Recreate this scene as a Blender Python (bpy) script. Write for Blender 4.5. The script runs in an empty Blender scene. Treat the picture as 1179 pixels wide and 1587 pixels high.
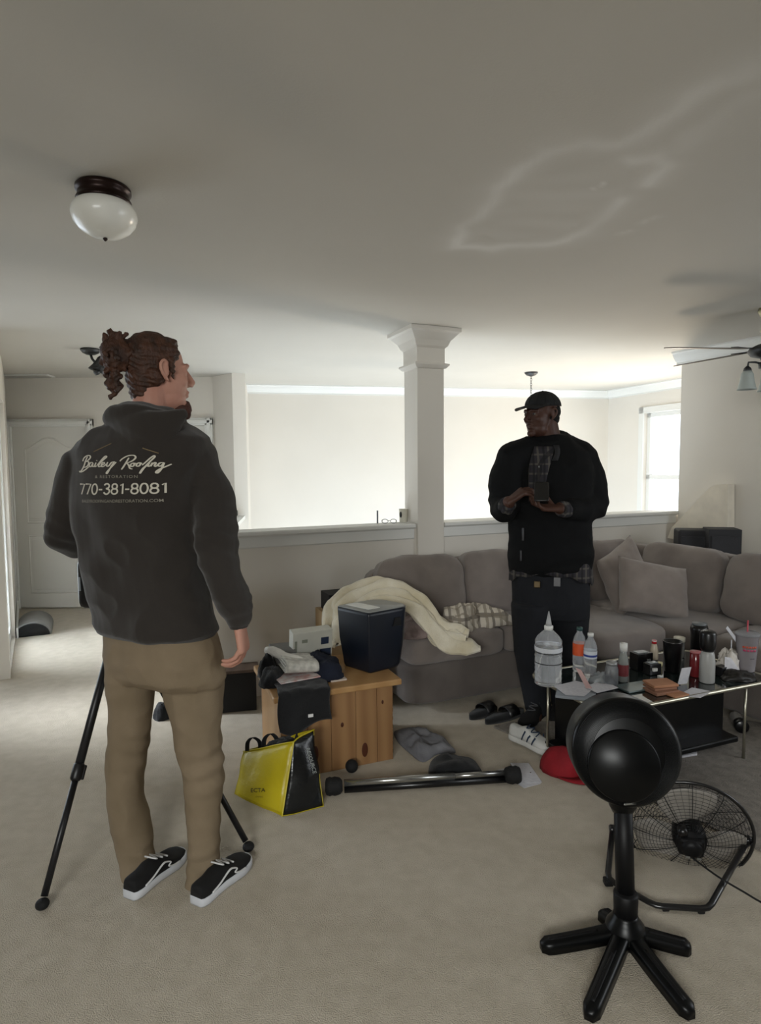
import bpy, bmesh, math, random
from mathutils import Vector, Matrix, noise
from mathutils.bvhtree import BVHTree
random.seed(7)
PI = math.pi
V = Vector
SC = bpy.context.scene
COL = SC.collection

# ------------------------------------------------------------------ camera
CAM_H = 1.45; FPX = 950.0
pitch = math.atan(68.5 / 950.0); roll = 0.0083
Fv = V((0, math.cos(pitch), -math.sin(pitch)))
R0 = V((1, 0, 0)); U0 = R0.cross(Fv)
Rv = R0 * math.cos(roll) - U0 * math.sin(roll)
Uv = U0 * math.cos(roll) + R0 * math.sin(roll)
CAMP = V((0, 0, CAM_H))
cd = bpy.data.cameras.new('camera'); cam = bpy.data.objects.new('camera', cd); COL.objects.link(cam)
cd.sensor_fit = 'HORIZONTAL'; cd.sensor_width = 36.0; cd.lens = 36.0 * FPX / 1179.0; cd.clip_start = 0.05
mw = Matrix.Identity(4)
for i in range(3):
    mw[i][0] = Rv[i]; mw[i][1] = Uv[i]; mw[i][2] = -Fv[i]; mw[i][3] = CAMP[i]
cam.matrix_world = mw
SC.camera = cam
SC.view_settings.view_transform = 'Standard'; SC.view_settings.look = 'None'
SC.view_settings.gamma = 1.0; SC.view_settings.use_curve_mapping = False
SC.view_settings.exposure = 0.28

# ------------------------------------------------------------------ sky and daylight
wd = bpy.data.worlds.new('world'); SC.world = wd; wd.use_nodes = True
bg = wd.node_tree.nodes['Background']
bg.inputs[0].default_value = (0.80, 0.90, 1.0, 1); bg.inputs[1].default_value = 3.0

def area(name, loc, target, sx, sy, power, color, spread=180):
    ld = bpy.data.lights.new(name, 'AREA'); ld.shape = 'RECTANGLE'; ld.size = sx; ld.size_y = sy
    ld.energy = power; ld.color = color; ld.spread = math.radians(spread)
    o = bpy.data.objects.new(name, ld); COL.objects.link(o); o.location = loc
    o.rotation_euler = (V(target) - V(loc)).to_track_quat('-Z', 'Y').to_euler()
    return o
# far stairwell window: sky light, and warm sunlight bounced up from the roof outside
area('window_daylight', (3.30, 6.95, 1.45), (0.5, 5.6, 1.2), 0.7, 1.1, 5, (1.0, 0.97, 0.92), 170)
area('window_roof_bounce', (3.15, 6.85, 0.75), (0.6, 4.5, 2.4), 0.4, 0.3, 28, (1.0, 0.83, 0.62), 150)
# tall foyer window below, lighting the far wall of the stairwell
area('foyer_daylight', (1.2, 5.35, -1.2), (0.6, 7.3, 0.6), 2.6, 1.4, 12, (0.52, 0.76, 1.0), 150)
# windows of the hall on the left
area('hall_window_daylight', (-3.25, 4.75, 1.1), (-1.9, 5.1, 0.0), 0.5, 1.2, 34, (0.80, 0.90, 1.0), 60)
area('left_window_daylight', (-3.6, 3.45, 1.1), (-1.4, 3.6, 0.0), 0.25, 0.5, 4, (0.85, 0.92, 1.0), 35)
# window behind the camera and window beyond the right edge
area('rear_window_daylight', (-0.9, -2.4, 1.9), (0.1, 1.6, -0.4), 1.8, 0.8, 36, (0.97, 0.99, 0.97), 100)
area('right_window_daylight', (4.0, 1.8, 1.5), (0.0, 3.2, 0.8), 1.6, 1.2, 22, (0.90, 0.95, 1.0), 170)

# ------------------------------------------------------------------ placing
def ray(px, py):
    return Fv + Rv * ((px - 589.5) / FPX) - Uv * ((py - 793.5) / FPX)
def FL(px, py, z=0.0):
    d = ray(px, py); return CAMP + d * ((z - CAM_H) / d.z)
def AT(px, py, D):
    d = ray(px, py); return CAMP + d * (D / d.y)

# ------------------------------------------------------------------ materials
def s2l(c):
    return tuple(((x / 12.92) if x <= 0.04045 else ((x + 0.055) / 1.055) ** 2.4) for x in c)
def hexc(h):
    return s2l(tuple(int(h[i:i+2], 16) / 255 for i in (0, 2, 4)))
MATS = {}
def mat(name, col, rough=0.6, metal=0.0, col2=None, nscale=8.0, bump=0.0, bscale=60.0, spec=0.5, trans=0.0, ior=1.45, alpha=1.0, coat=0.0, kind='noise', stretch=(1,1,1), emis=None, sheen=0.0):
    if isinstance(col, str): col = hexc(col)
    if isinstance(col2, str): col2 = hexc(col2)
    m = bpy.data.materials.new(name); m.use_nodes = True; nt = m.node_tree; b = nt.nodes['Principled BSDF']
    b.inputs['Base Color'].default_value = (*col, 1); b.inputs['Roughness'].default_value = rough
    b.inputs['Metallic'].default_value = metal; b.inputs['Specular IOR Level'].default_value = spec
    b.inputs['Transmission Weight'].default_value = trans; b.inputs['IOR'].default_value = ior
    b.inputs['Alpha'].default_value = alpha; b.inputs['Coat Weight'].default_value = coat
    b.inputs['Sheen Weight'].default_value = sheen
    if emis: b.inputs['Emission Color'].default_value = (*emis[0], 1); b.inputs['Emission Strength'].default_value = emis[1]
    tc = nt.nodes.new('ShaderNodeTexCoord'); mp = nt.nodes.new('ShaderNodeMapping')
    nt.links.new(tc.outputs['Object'], mp.inputs[0]); mp.inputs['Scale'].default_value = stretch
    if col2 is None: col2 = tuple(c * 0.86 for c in col)
    n = nt.nodes.new('ShaderNodeTexNoise'); n.inputs['Scale'].default_value = nscale; n.inputs['Detail'].default_value = 5
    nt.links.new(mp.outputs[0], n.inputs['Vector'])
    r = nt.nodes.new('ShaderNodeValToRGB'); r.color_ramp.elements[0].position = 0.35; r.color_ramp.elements[1].position = 0.65
    r.color_ramp.elements[0].color = (*col2, 1); r.color_ramp.elements[1].color = (*col, 1)
    nt.links.new(n.outputs[0], r.inputs[0]); nt.links.new(r.outputs[0], b.inputs['Base Color'])
    if bump:
        n2 = nt.nodes.new('ShaderNodeTexNoise'); n2.inputs['Scale'].default_value = bscale; n2.inputs['Detail'].default_value = 4
        nt.links.new(mp.outputs[0], n2.inputs['Vector'])
        bp = nt.nodes.new('ShaderNodeBump'); bp.inputs['Strength'].default_value = bump; bp.inputs['Distance'].default_value = 0.01
        nt.links.new(n2.outputs[0], bp.inputs['Height']); nt.links.new(bp.outputs[0], b.inputs['Normal'])
    MATS[name] = m; return m

def plaid(name, c1, c2, c3, scale=18):
    m = mat(name, c1, 0.9); nt = m.node_tree; b = nt.nodes['Principled BSDF']
    tc = nt.nodes.new('ShaderNodeTexCoord'); sx = nt.nodes.new('ShaderNodeSeparateXYZ'); nt.links.new(tc.outputs['Object'], sx.inputs[0])
    cur = None
    base = nt.nodes.new('ShaderNodeRGB'); base.outputs[0].default_value = (*hexc(c1), 1); cur = base.outputs[0]
    for ax, cc, sh in (('X', c2, 0), ('Z', c2, 0.3), ('Y', c3, 0.6), ('X', c3, 0.45)):
        a = nt.nodes.new('ShaderNodeMath'); a.operation = 'MULTIPLY_ADD'; a.inputs[1].default_value = scale; a.inputs[2].default_value = sh
        nt.links.new(sx.outputs[ax], a.inputs[0])
        f = nt.nodes.new('ShaderNodeMath'); f.operation = 'FRACT'; nt.links.new(a.outputs[0], f.inputs[0])
        g = nt.nodes.new('ShaderNodeMath'); g.operation = 'LESS_THAN'; g.inputs[1].default_value = 0.2; nt.links.new(f.outputs[0], g.inputs[0])
        h = nt.nodes.new('ShaderNodeMath'); h.operation = 'MULTIPLY'; h.inputs[1].default_value = 0.75; nt.links.new(g.outputs[0], h.inputs[0])
        mx = nt.nodes.new('ShaderNodeMix'); mx.data_type = 'RGBA'; nt.links.new(h.outputs[0], mx.inputs[0]); nt.links.new(cur, mx.inputs[6])
        mx.inputs[7].default_value = (*hexc(cc), 1); cur = mx.outputs[2]
    nt.links.new(cur, b.inputs['Base Color']); return m

def wood(name, c1, c2, c3, ring=26.0, stretch=(1, 1, 0.12)):
    m = mat(name, c1, 0.5, coat=0.15); nt = m.node_tree; b = nt.nodes['Principled BSDF']
    tc = nt.nodes.new('ShaderNodeTexCoord'); mp = nt.nodes.new('ShaderNodeMapping'); mp.inputs['Scale'].default_value = stretch
    nt.links.new(tc.outputs['Object'], mp.inputs[0])
    w = nt.nodes.new('ShaderNodeTexWave'); w.inputs['Scale'].default_value = ring / 6; w.inputs['Distortion'].default_value = 6; w.inputs['Detail'].default_value = 3
    nt.links.new(mp.outputs[0], w.inputs[0])
    n = nt.nodes.new('ShaderNodeTexNoise'); n.inputs['Scale'].default_value = 5; nt.links.new(mp.outputs[0], n.inputs['Vector'])
    r = nt.nodes.new('ShaderNodeValToRGB'); r.color_ramp.elements[0].color = (*hexc(c2), 1); r.color_ramp.elements[1].color = (*hexc(c1), 1)
    nt.links.new(w.outputs[0], r.inputs[0])
    mx = nt.nodes.new('ShaderNodeMix'); mx.data_type = 'RGBA'; nt.links.new(n.outputs[0], mx.inputs[0]); nt.links.new(r.outputs[0], mx.inputs[6]); mx.inputs[7].default_value = (*hexc(c3), 1)
    nt.links.new(mx.outputs[2], b.inputs['Base Color']); return m

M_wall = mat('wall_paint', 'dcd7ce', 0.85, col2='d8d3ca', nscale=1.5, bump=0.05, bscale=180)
M_white = mat('trim_paint', 'dededa', 0.5, col2='dadad6', nscale=2)
M_carpet = mat('carpet_beige', 'c8bdab', 0.98, col2='beb3a0', nscale=16, bump=1.0, bscale=260, spec=0.1, sheen=0.2)
# ------------------------------------------------------------------ mesh helpers
def frame(x, y, z, o=(0, 0, 0)):
    m = Matrix.Identity(4)
    for i in range(3):
        m[i][0] = x[i]; m[i][1] = y[i]; m[i][2] = z[i]; m[i][3] = o[i]
    return m
def zf(z, o=(0, 0, 0), hint=None):
    z = V(z).normalized(); h = V(hint) if hint is not None else (V((0, 0, 1)) if abs(z.z) < 0.9 else V((1, 0, 0)))
    x = h.cross(z).normalized(); y = z.cross(x); return frame(x, y, z, o)
def rotz(a, o=(0, 0, 0)):
    return Matrix.Translation(V(o)) @ Matrix.Rotation(a, 4, 'Z')
def BM(): return bmesh.new()
def add(bm, verts, faces, M=None, mi=0, smooth=True):
    vs = [bm.verts.new((M @ V(v)) if M is not None else V(v)) for v in verts]
    out = []
    for f in faces:
        try:
            fc = bm.faces.new([vs[i] for i in f]); fc.material_index = mi; fc.smooth = smooth; out.append(fc)
        except ValueError: pass
    return vs
def box(bm, c, s, M=None, bev=0.0, mi=0, seg=2):
    t = bmesh.new(); bmesh.ops.create_cube(t, size=1)
    for v in t.verts: v.co = V((v.co.x * s[0] + c[0], v.co.y * s[1] + c[1], v.co.z * s[2] + c[2]))
    if bev: bmesh.ops.bevel(t, geom=list(t.edges), offset=bev, segments=seg, affect='EDGES', profile=0.5)
    merge(bm, t, M, mi, smooth=False)
def merge(bm, t, M=None, mi=0, smooth=True):
    t.verts.index_update()
    add(bm, [v.co.copy() for v in t.verts], [[v.index for v in f.verts] for f in t.faces], M, mi, smooth); t.free()
def rings(bm, rs, cap=True, closed=False, mi=0, smooth=True, M=None):
    n = len(rs[0]); verts = [p for r in rs for p in r]; faces = []
    k = len(rs)
    for i in range(k if closed else k - 1):
        j = (i + 1) % k
        for q in range(n):
            w = (q + 1) % n; faces.append([i * n + q, i * n + w, j * n + w, j * n + q])
    if cap and not closed:
        faces.append(list(range(n))[::-1]); faces.append([(k - 1) * n + q for q in range(n)])
    add(bm, verts, faces, M, mi, smooth)
def circ(c, u, v, ru, rv=None, n=24, p=2.0):
    rv = ru if rv is None else rv; out = []
    for i in range(n):
        t = 2 * PI * i / n; a, b = math.cos(t), math.sin(t)
        a = math.copysign(abs(a) ** (2 / p), a); b = math.copysign(abs(b) ** (2 / p), b)
        out.append(V(c) + V(u) * (ru * a) + V(v) * (rv * b))
    return out
def cyl(bm, p0, p1, r0, r1=None, n=20, mi=0, cap=True, smooth=True):
    r1 = r0 if r1 is None else r1; p0, p1 = V(p0), V(p1); m = zf(p1 - p0)
    u, v = m.col[0].xyz, m.col[1].xyz
    rings(bm, [circ(p0, u, v, r0, n=n), circ(p1, u, v, r1, n=n)], cap, mi=mi, smooth=smooth)
def lathe(bm, prof, M=None, n=32, mi=0, cap=True, smooth=True):
    rings(bm, [circ((0, 0, z), (1, 0, 0), (0, 1, 0), max(r, 1e-4), n=n) for r, z in prof], cap, mi=mi, M=M, smooth=smooth)
def tube(bm, pts, r, n=10, closed=False, mi=0, flat=1.0, M=None):
    pts = [V(p) for p in pts]; k = len(pts); rr = r if isinstance(r, (list, tuple)) else [r] * k
    rs = []; prev = None
    for i, p in enumerate(pts):
        if closed: d = pts[(i + 1) % k] - pts[i - 1]
        else: d = pts[min(i + 1, k - 1)] - pts[max(i - 1, 0)]
        d = d.normalized() if d.length > 1e-9 else V((0, 0, 1))
        if prev is None:
            m = zf(d); u = m.col[0].xyz
        else:
            u = prev - d * prev.dot(d)
            u = u.normalized() if u.length > 1e-6 else zf(d).col[0].xyz
        v = d.cross(u); prev = u
        rs.append(circ(p, u, v, rr[i], rr[i] * flat, n=n))
    rings(bm, rs, True, closed, mi, M=M)
def ell(bm, c, r, M=None, mi=0, seg=20, rg=12):
    t = bmesh.new(); bmesh.ops.create_uvsphere(t, u_segments=seg, v_segments=rg, radius=1)
    for v in t.verts: v.co = V((v.co.x * r[0] + c[0], v.co.y * r[1] + c[1], v.co.z * r[2] + c[2]))
    merge(bm, t, M, mi)
def prism(bm, pts, ext, mi=0, smooth=False):
    pts = [V(p) for p in pts]; n = len(pts); ext = V(ext)
    faces = [list(range(n))[::-1], [n + i for i in range(n)]] + [[i, (i + 1) % n, n + (i + 1) % n, n + i] for i in range(n)]
    add(bm, pts + [p + ext for p in pts], faces, None, mi, smooth)
def caps(bm, pts, rad):           # chain of rounded cones (for remeshed bodies)
    pts = [V(p) for p in pts]
    for p, r in zip(pts, rad): ell(bm, p, (r, r, r), seg=16, rg=10)
    for i in range(len(pts) - 1):
        if (pts[i + 1] - pts[i]).length > 1e-4: cyl(bm, pts[i], pts[i + 1], rad[i], rad[i + 1], n=16)
def spline(pts, n=8, closed=False):
    pts = [V(p) for p in pts]; out = []; k = len(pts)
    for i in range(k if closed else k - 1):
        g = (lambda j: pts[j % k]) if closed else (lambda j: pts[max(0, min(k - 1, j))])
        a, b, c, d = g(i - 1), g(i), g(i + 1), g(i + 2)
        for s in range(n):
            t = s / n
            out.append(0.5 * ((2 * b) + (c - a) * t + (2 * a - 5 * b + 4 * c - d) * t * t + (3 * b - a - 3 * c + d) * t ** 3))
    if not closed: out.append(pts[-1])
    return out
def softbox(bm, size, M=None, p=8.0, n=12, bulge=0.0, nz=0.0, seed=0, mi=0, sag=0.0):
    t = bmesh.new(); bmesh.ops.create_cube(t, size=2)
    bmesh.ops.subdivide_edges(t, edges=list(t.edges), cuts=n, use_grid_fill=True)
    for v in t.verts:
        c = v.co; L = (abs(c.x) ** p + abs(c.y) ** p + abs(c.z) ** p) ** (1 / p)
        q = c / L; x, y, z = q
        fb = (1 - x * x) * (1 - y * y)
        z = z * (1 + bulge * fb); fx = (1 - y * y) * (1 - z * z) if abs(z) < 1 else 0
        q = V((x * size[0] / 2, y * size[1] / 2, z * size[2] / 2))
        if sag: q.z -= sag * fb
        if nz:
            nn = noise.noise_vector(q * 7 + V((seed * 3.1, seed * 1.7, 0))); q += nn * nz
            nn = noise.noise_vector(q * 19 + V((seed * 3.1, 5, 0))); q += nn * nz * 0.35
        v.co = q
    merge(bm, t, M, mi)
def pillow(bm, w, h, th, M=None, n=22, seed=0, nz=0.008, mi=0):
    N = n; vs = []; fs = []
    def pt(i, j, s):
        u = -1 + 2 * i / N; v = -1 + 2 * j / N
        f = max(0.0, (1 - abs(u) ** 3.2)) ** 0.5 * max(0.0, (1 - abs(v) ** 3.2)) ** 0.5
        k = 1 - 0.07 * (1 - abs(u) ** 2) * abs(v) ** 4; k2 = 1 - 0.07 * (1 - abs(v) ** 2) * abs(u) ** 4
        q = V((u * w / 2 * k2, v * h / 2 * k, s * th / 2 * f))
        q.z += nz * noise.noise(V((u * 2.5, v * 2.5, seed * 7 + s))) * f * 2 + nz * 0.8 * noise.noise(V((u * 6, v * 6, seed * 7 + s))) * f
        return q
    bmt = bmesh.new(); idx = {}
    for s in (1, -1):
        for i in range(N + 1):
            for j in range(N + 1):
                edge = i in (0, N) or j in (0, N)
                if s == -1 and edge: idx[(s, i, j)] = idx[(1, i, j)]; continue
                idx[(s, i, j)] = bmt.verts.new(pt(i, j, s))
    for s in (1, -1):
        for i in range(N):
            for j in range(N):
                q = [idx[(s, i, j)], idx[(s, i + 1, j)], idx[(s, i + 1, j + 1)], idx[(s, i, j + 1)]]
                bmt.faces.new(q if s == 1 else q[::-1])
    merge(bm, bmt, M, mi)
def rawmesh(name, bm):
    bmesh.ops.recalc_face_normals(bm, faces=list(bm.faces))
    me = bpy.data.meshes.new(name); bm.to_mesh(me); bm.free(); return me
def setprops(o, label=None, cat=None, group=None, kind=None):
    if label: o['label'] = label
    if cat: o['category'] = cat
    if group: o['group'] = group
    if kind: o['kind'] = kind
    return o
def obj(name, bm, m, parent=None, org=None, label=None, cat=None, group=None, kind=None, smooth_angle=None, recalc=True):
    if isinstance(bm, bmesh.types.BMesh):
        if recalc: bmesh.ops.recalc_face_normals(bm, faces=list(bm.faces))
        me = bpy.data.meshes.new(name); bm.to_mesh(me); bm.free()
    else: me = bm; me.name = name
    for mm in (m if isinstance(m, (list, tuple)) else [m]): me.materials.append(mm)
    o = bpy.data.objects.new(name, me); COL.objects.link(o)
    if parent is not None:
        o.parent = parent; base = parent
        L = V((0, 0, 0))
        while base is not None: L += V(base.location); base = base.parent
        me.transform(Matrix.Translation(-L))
    else:
        if org is None:
            xs = [v.co for v in me.vertices]
            mn = [min(c[i] for c in xs) for i in range(3)]; mx = [max(c[i] for c in xs) for i in range(3)]
            org = V(((mn[0] + mx[0]) / 2, (mn[1] + mx[1]) / 2, mn[2]))
        org = V(org); me.transform(Matrix.Translation(-org)); o.location = org
    return setprops(o, label, cat, group, kind)
def empty(name, loc, label, cat, group=None):
    o = bpy.data.objects.new(name, None); COL.objects.link(o); o.location = loc; o.empty_display_size = 0.05
    return setprops(o, label, cat, group)
def struct(name, bm, m, parent=None):
    return obj(name, bm, m, parent, kind=None if parent else 'structure')
def remesh(bm, voxel, smooth=2, fac=0.5):
    me = rawmesh('tmp', bm); o = bpy.data.objects.new('tmp', me); COL.objects.link(o)
    md = o.modifiers.new('r', 'REMESH'); md.mode = 'VOXEL'; md.voxel_size = voxel; md.use_smooth_shade = True
    if smooth:
        sm = o.modifiers.new('s', 'SMOOTH'); sm.iterations = smooth; sm.factor = fac
    dg = bpy.context.evaluated_depsgraph_get(); dg.update()
    m2 = bpy.data.meshes.new_from_object(o.evaluated_get(dg)); bpy.data.objects.remove(o); bpy.data.meshes.remove(me)
    for p in m2.polygons: p.use_smooth = True
    return m2
def displace(me, fn):
    ns = [v.normal.copy() for v in me.vertices]
    for v, n in zip(me.vertices, ns):
        d = fn(v.co, n)
        if isinstance(d, Vector): v.co += d
        else: v.co += n * d
    me.update()
def ridge(x):
    return 1 - abs(x) * 2
def copy_tree(o, loc=None, parent=None, label=None, group=None):
    c = o.copy(); COL.objects.link(c)
    if parent is not None: c.parent = parent
    if loc is not None: c.location = loc
    if label: c['label'] = label
    if group: c['group'] = group
    for ch in list(o.children): copy_tree(ch, None, c)
    return c
# ------------------------------------------------------------------ room shell
CEIL = 2.40
A = V((0.917, 0.399, 0)); B = V((-0.399, 0.917, 0)); Z = V((0, 0, 1))
W0 = V((0.26, 4.25, 0))
def W(t, s=0.0, z=0.0): return W0 + A * t - B * s + Z * z
LEDGE = 1.06
CR = W(2.50); DR = V((0.49, -0.872, 0)); NR = V((-0.872, -0.49, 0))
HL = W(-1.45); SC1 = V((-1.46, 6.15, 0)); SC2 = V((-1.72, 6.40, 0))
LW0 = V((-3.86, 6.40, 0)); LW1 = V((-3.17, 5.22, 0))
# ceiling with the skim-coated repair patch
def dseg(p, a, b):
    ab = b - a; t = max(0, min(1, (p - a).dot(ab) / max(ab.length_squared, 1e-9))); return (p - (a + ab * t)).length
def cpt(px, py): q = FL(px, py, CEIL); return V((q.x, q.y))
strokes = [([(705, 380), (722, 352), (760, 312), (800, 268), (850, 238), (905, 226), (965, 225), (1010, 195), (1060, 160), (1110, 130), (1165, 112)], 0.040, 1.0),
           ([(705, 382), (760, 384), (825, 380), (880, 372), (925, 348), (960, 312)], 0.042, 0.95),
           ([(980, 248), (1020, 240), (1030, 262), (1000, 285)], 0.035, 1.0),
           ([(1010, 262), (1060, 222), (1110, 185), (1160, 150)], 0.05, 0.45),
           ([(925, 292), (937, 282)], 0.010, 1.1), ([(1000, 345), (1015, 336)], 0.012, 0.6), ([(950, 361), (975, 359)], 0.012, 0.5)]
fillp = [(730, 362), (780, 312), (820, 270), (880, 242), (960, 250), (985, 275), (930, 330), (860, 365), (770, 372)]
fillq = [cpt(*p) for p in fillp]
sq = [([cpt(*p) for p in s], w, k) for s, w, k in strokes]
def inside(p, poly):
    c = False; n = len(poly)
    for i in range(n):
        a, b = poly[i], poly[i - 1]
        if (a.y > p.y) != (b.y > p.y) and p.x < (b.x - a.x) * (p.y - a.y) / (b.y - a.y) + a.x: c = not c
    return c
bm = BM(); lay = bm.verts.layers.float_color.new('patch')
x0, x1, y0, y1, st = 0.1, 2.6, 1.0, 3.4, 0.02
nx = int((x1 - x0) / st); ny = int((y1 - y0) / st); gr = []
for i in range(nx + 1):
    row = []
    for j in range(ny + 1):
        p = V((x0 + i * st, y0 + j * st)); wv = noise.noise(V((p.x * 9, p.y * 9, 0))) * 0.03
        q = p + V((wv, noise.noise(V((p.x * 9, p.y * 9, 7))) * 0.03)); val = 0
        for s, w, k in sq:
            d = min(dseg(q, s[a], s[a + 1]) for a in range(len(s) - 1)) if q.x > 0 else 9
            kk = k * (0.75 + 0.4 * noise.noise(V((p.x * 5, p.y * 5, 3))))
            val = max(val, kk * (.45 * math.exp(-(d / (2.1 * w)) ** 2) + .6 * math.exp(-(d / (.75 * w)) ** 2)))
        if inside(q, fillq): val = max(val, 0.22 + 0.22 * noise.noise(V((p.x * 4, p.y * 11, 1))))
        if i in (0, nx) or j in (0, ny): val = 0
        v = bm.verts.new((p.x, p.y, CEIL)); v[lay] = (max(0, val * 1.35), 0, 0, 1); row.append(v)
    gr.append(row)
for i in range(nx):
    for j in range(ny): bm.faces.new([gr[i][j], gr[i][j + 1], gr[i + 1][j + 1], gr[i + 1][j]]).smooth = True
for (a, b, c, d) in ((-5, 8, -3.2, y0), (-5, 8, y1, 9.5), (-5, x0, y0, y1), (x1, 8, y0, y1)):
    vv = [bm.verts.new(q) for q in ((a, c, CEIL), (a, d, CEIL), (b, d, CEIL), (b, c, CEIL))]
    for v in vv: v[lay] = (0, 0, 0, 1)
    bm.faces.new(vv)
for (a, b, c, d) in ((-5, 8, -3.2, 9.5),):
    vv = [bm.verts.new(q) for q in ((a, c, CEIL + .1), (b, c, CEIL + .1), (b, d, CEIL + .1), (a, d, CEIL + .1))]
    for v in vv: v[lay] = (0, 0, 0, 1)
    bm.faces.new(vv)
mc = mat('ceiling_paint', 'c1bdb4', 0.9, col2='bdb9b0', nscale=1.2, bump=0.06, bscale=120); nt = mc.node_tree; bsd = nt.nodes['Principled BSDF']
old = bsd.inputs['Base Color'].links[0].from_socket
at = nt.nodes.new('ShaderNodeAttribute'); at.attribute_name = 'patch'
mx = nt.nodes.new('ShaderNodeMix'); mx.data_type = 'RGBA'; nt.links.new(at.outputs['Fac'], mx.inputs[0]); nt.links.new(old, mx.inputs[6]); mx.inputs[7].default_value = (*hexc('f4f3f0'), 1)
dk = nt.nodes.new('ShaderNodeMix'); dk.data_type = 'RGBA'; dk.inputs[0].default_value = 0.0
nt.links.new(mx.outputs[2], bsd.inputs['Base Color'])
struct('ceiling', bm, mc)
# floor
bm = BM()
fl = [V((-5, -3.2, 0)), CR + DR * 9.7, CR, HL, SC1, SC2, LW0, V((-5, 6.45, 0))]
prism(bm, [V((-5, -3.2, 0)), V((8, -3.2, 0)), V((8, 0.5, 0)), CR + DR * 5, W(2.56, -.06), W(-1.45, -.06), SC1, SC2, V((-5, 6.45, 0))], V((0, 0, -0.25)))
struct('floor', bm, M_carpet)
# half wall with capped ledge, left and right of the column
def slab(bm, a, b, th, z0, z1, out):     # wall between two floor points, thickness towards out
    a, b = V(a), V(b); n = V(out).normalized() * th
    prism(bm, [a + Z * z0, b + Z * z0, b + n + Z * z0, a + n + Z * z0], Z * (z1 - z0))
bm = BM(); slab(bm, W(-1.45, -.03), W(0.02, -.03), 0.12, -0.4, LEDGE - 0.03, B); struct('wall_half_left', bm, M_wall)
bm = BM(); slab(bm, W(0.19, -.03), W(2.6, -.03), 0.12, -0.4, LEDGE - 0.03, B); struct('wall_half_right', bm, M_wall)
def ledge(name, a, b, out):
    bm = BM(); d = (V(b) - V(a)).normalized(); o = V(out)
    prof = [(-0.035, 0), (-0.04, -0.008), (-0.04, -0.022), (-0.03, -0.032), (-0.012, -0.036), (-0.012, -0.10), (-0.004, -0.108), (0, -0.108), (0, -0.03), (0.12, -0.03), (0.155, -0.022), (0.155, 0)]
    prism(bm, [V(a) + o * u + Z * (LEDGE + w) for u, w in prof], V(b) - V(a)); struct(name, bm, M_white)
ledge('trim_1', W(-1.5, -.03), W(-0.02, -.03), B); ledge('trim_2', W(0.21, -.03), W(2.50, -.03), B)
# return wall from the half wall back to the hall corner, with sill
bm = BM(); slab(bm, HL, SC1 + V((0.02, 0, 0)), 0.12, -0.4, 0.97, V((-1, -.15, 0))); struct('wall_return', bm, M_wall)
bm = BM(); slab(bm, HL + V((.07, 0, 0)), SC1 + V((0.10, 0, 0)), 0.24, 0.95, 0.985, V((-1, -.15, 0))); struct('trim_3', bm, M_white)
# column
bm = BM(); w = 0.206
def sqr(off, z): return [W(-off, off, z), W(w + off, off, z), W(w + off, -w - off, z), W(-off, -w - off, z)]
rings(bm, [sqr(0, 0), sqr(0, 2.13), sqr(.012, 2.135), sqr(.03, 2.155), sqr(.03, 2.165), sqr(.005, 2.172), sqr(.005, 2.27), sqr(.02, 2.285), sqr(.035, 2.32), sqr(.075, 2.365), sqr(.09, 2.375), sqr(.09, CEIL)], smooth=False)
struct('wall_column', bm, M_wall)
# far stairwell wall, window wall
FW0 = V((-1.62, 7.0, 0)); FW1 = V((2.92, 7.9, 0)); WD = V((0.368, -0.93, 0)).normalized()
bm = BM(); d = (FW1 - FW0).normalized(); slab(bm, FW0 - d * 0.6, FW1 + d * 0.2, 0.12, -2.8, CEIL, V((-d.y, d.x, 0))); struct('wall_back', bm, M_wall)
wn = V((-WD.y, WD.x, 0)); wn = wn if wn.x > 0 else -wn
bm = BM(); wa, wb = 0.60, 1.50; z0w, z1w = 0.62, 2.07
slab(bm, FW1, FW1 + WD * wa, .14, -2.8, CEIL, wn); slab(bm, FW1 + WD * wb, FW1 + WD * 2.9, .14, -2.8, CEIL, wn)
slab(bm, FW1 + WD * wa, FW1 + WD * wb, .14, -2.8, z0w, wn); slab(bm, FW1 + WD * wa, FW1 + WD * wb, .14, z1w, CEIL, wn)
struct('wall_window_side', bm, M_wall)
bm = BM(); P0 = FW1 + WD * wa; P1 = FW1 + WD * wb
for (a, b, za, zb) in ((0, .05, z0w, z1w), (wb - wa - .05, wb - wa, z0w, z1w), (0, wb - wa, z0w, z0w + .06), (0, wb - wa, z1w - .05, z1w), (0, wb - wa, 1.29, 1.34)):
    slab(bm, P0 + WD * a + wn * .05, P0 + WD * b + wn * .05, .05, za, zb, wn)
struct('window_1', bm, M_white)
M_glass = mat('window_glass', (1, 1, 1), 0.02, trans=1.0, ior=1.0, col2=(1, 1, 1))
bm = BM(); slab(bm, P0 + wn * .07, P1 + wn * .07, .006, z0w, z1w, wn); struct('window_1_glass', bm, M_glass)
bm = BM()
for (a, b, za, zb) in ((-.07, 0, z0w - .06, z1w + .07), (wb - wa, wb - wa + .07, z0w - .06, z1w + .07), (-.07, wb - wa + .07, z1w, z1w + .07), (-.1, wb - wa + .1, z0w - .06, z0w)):
    slab(bm, P0 + WD * a - wn * .015, P0 + WD * b - wn * .015, .02, za, zb, wn)
struct('trim_4', bm, M_white)
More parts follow.
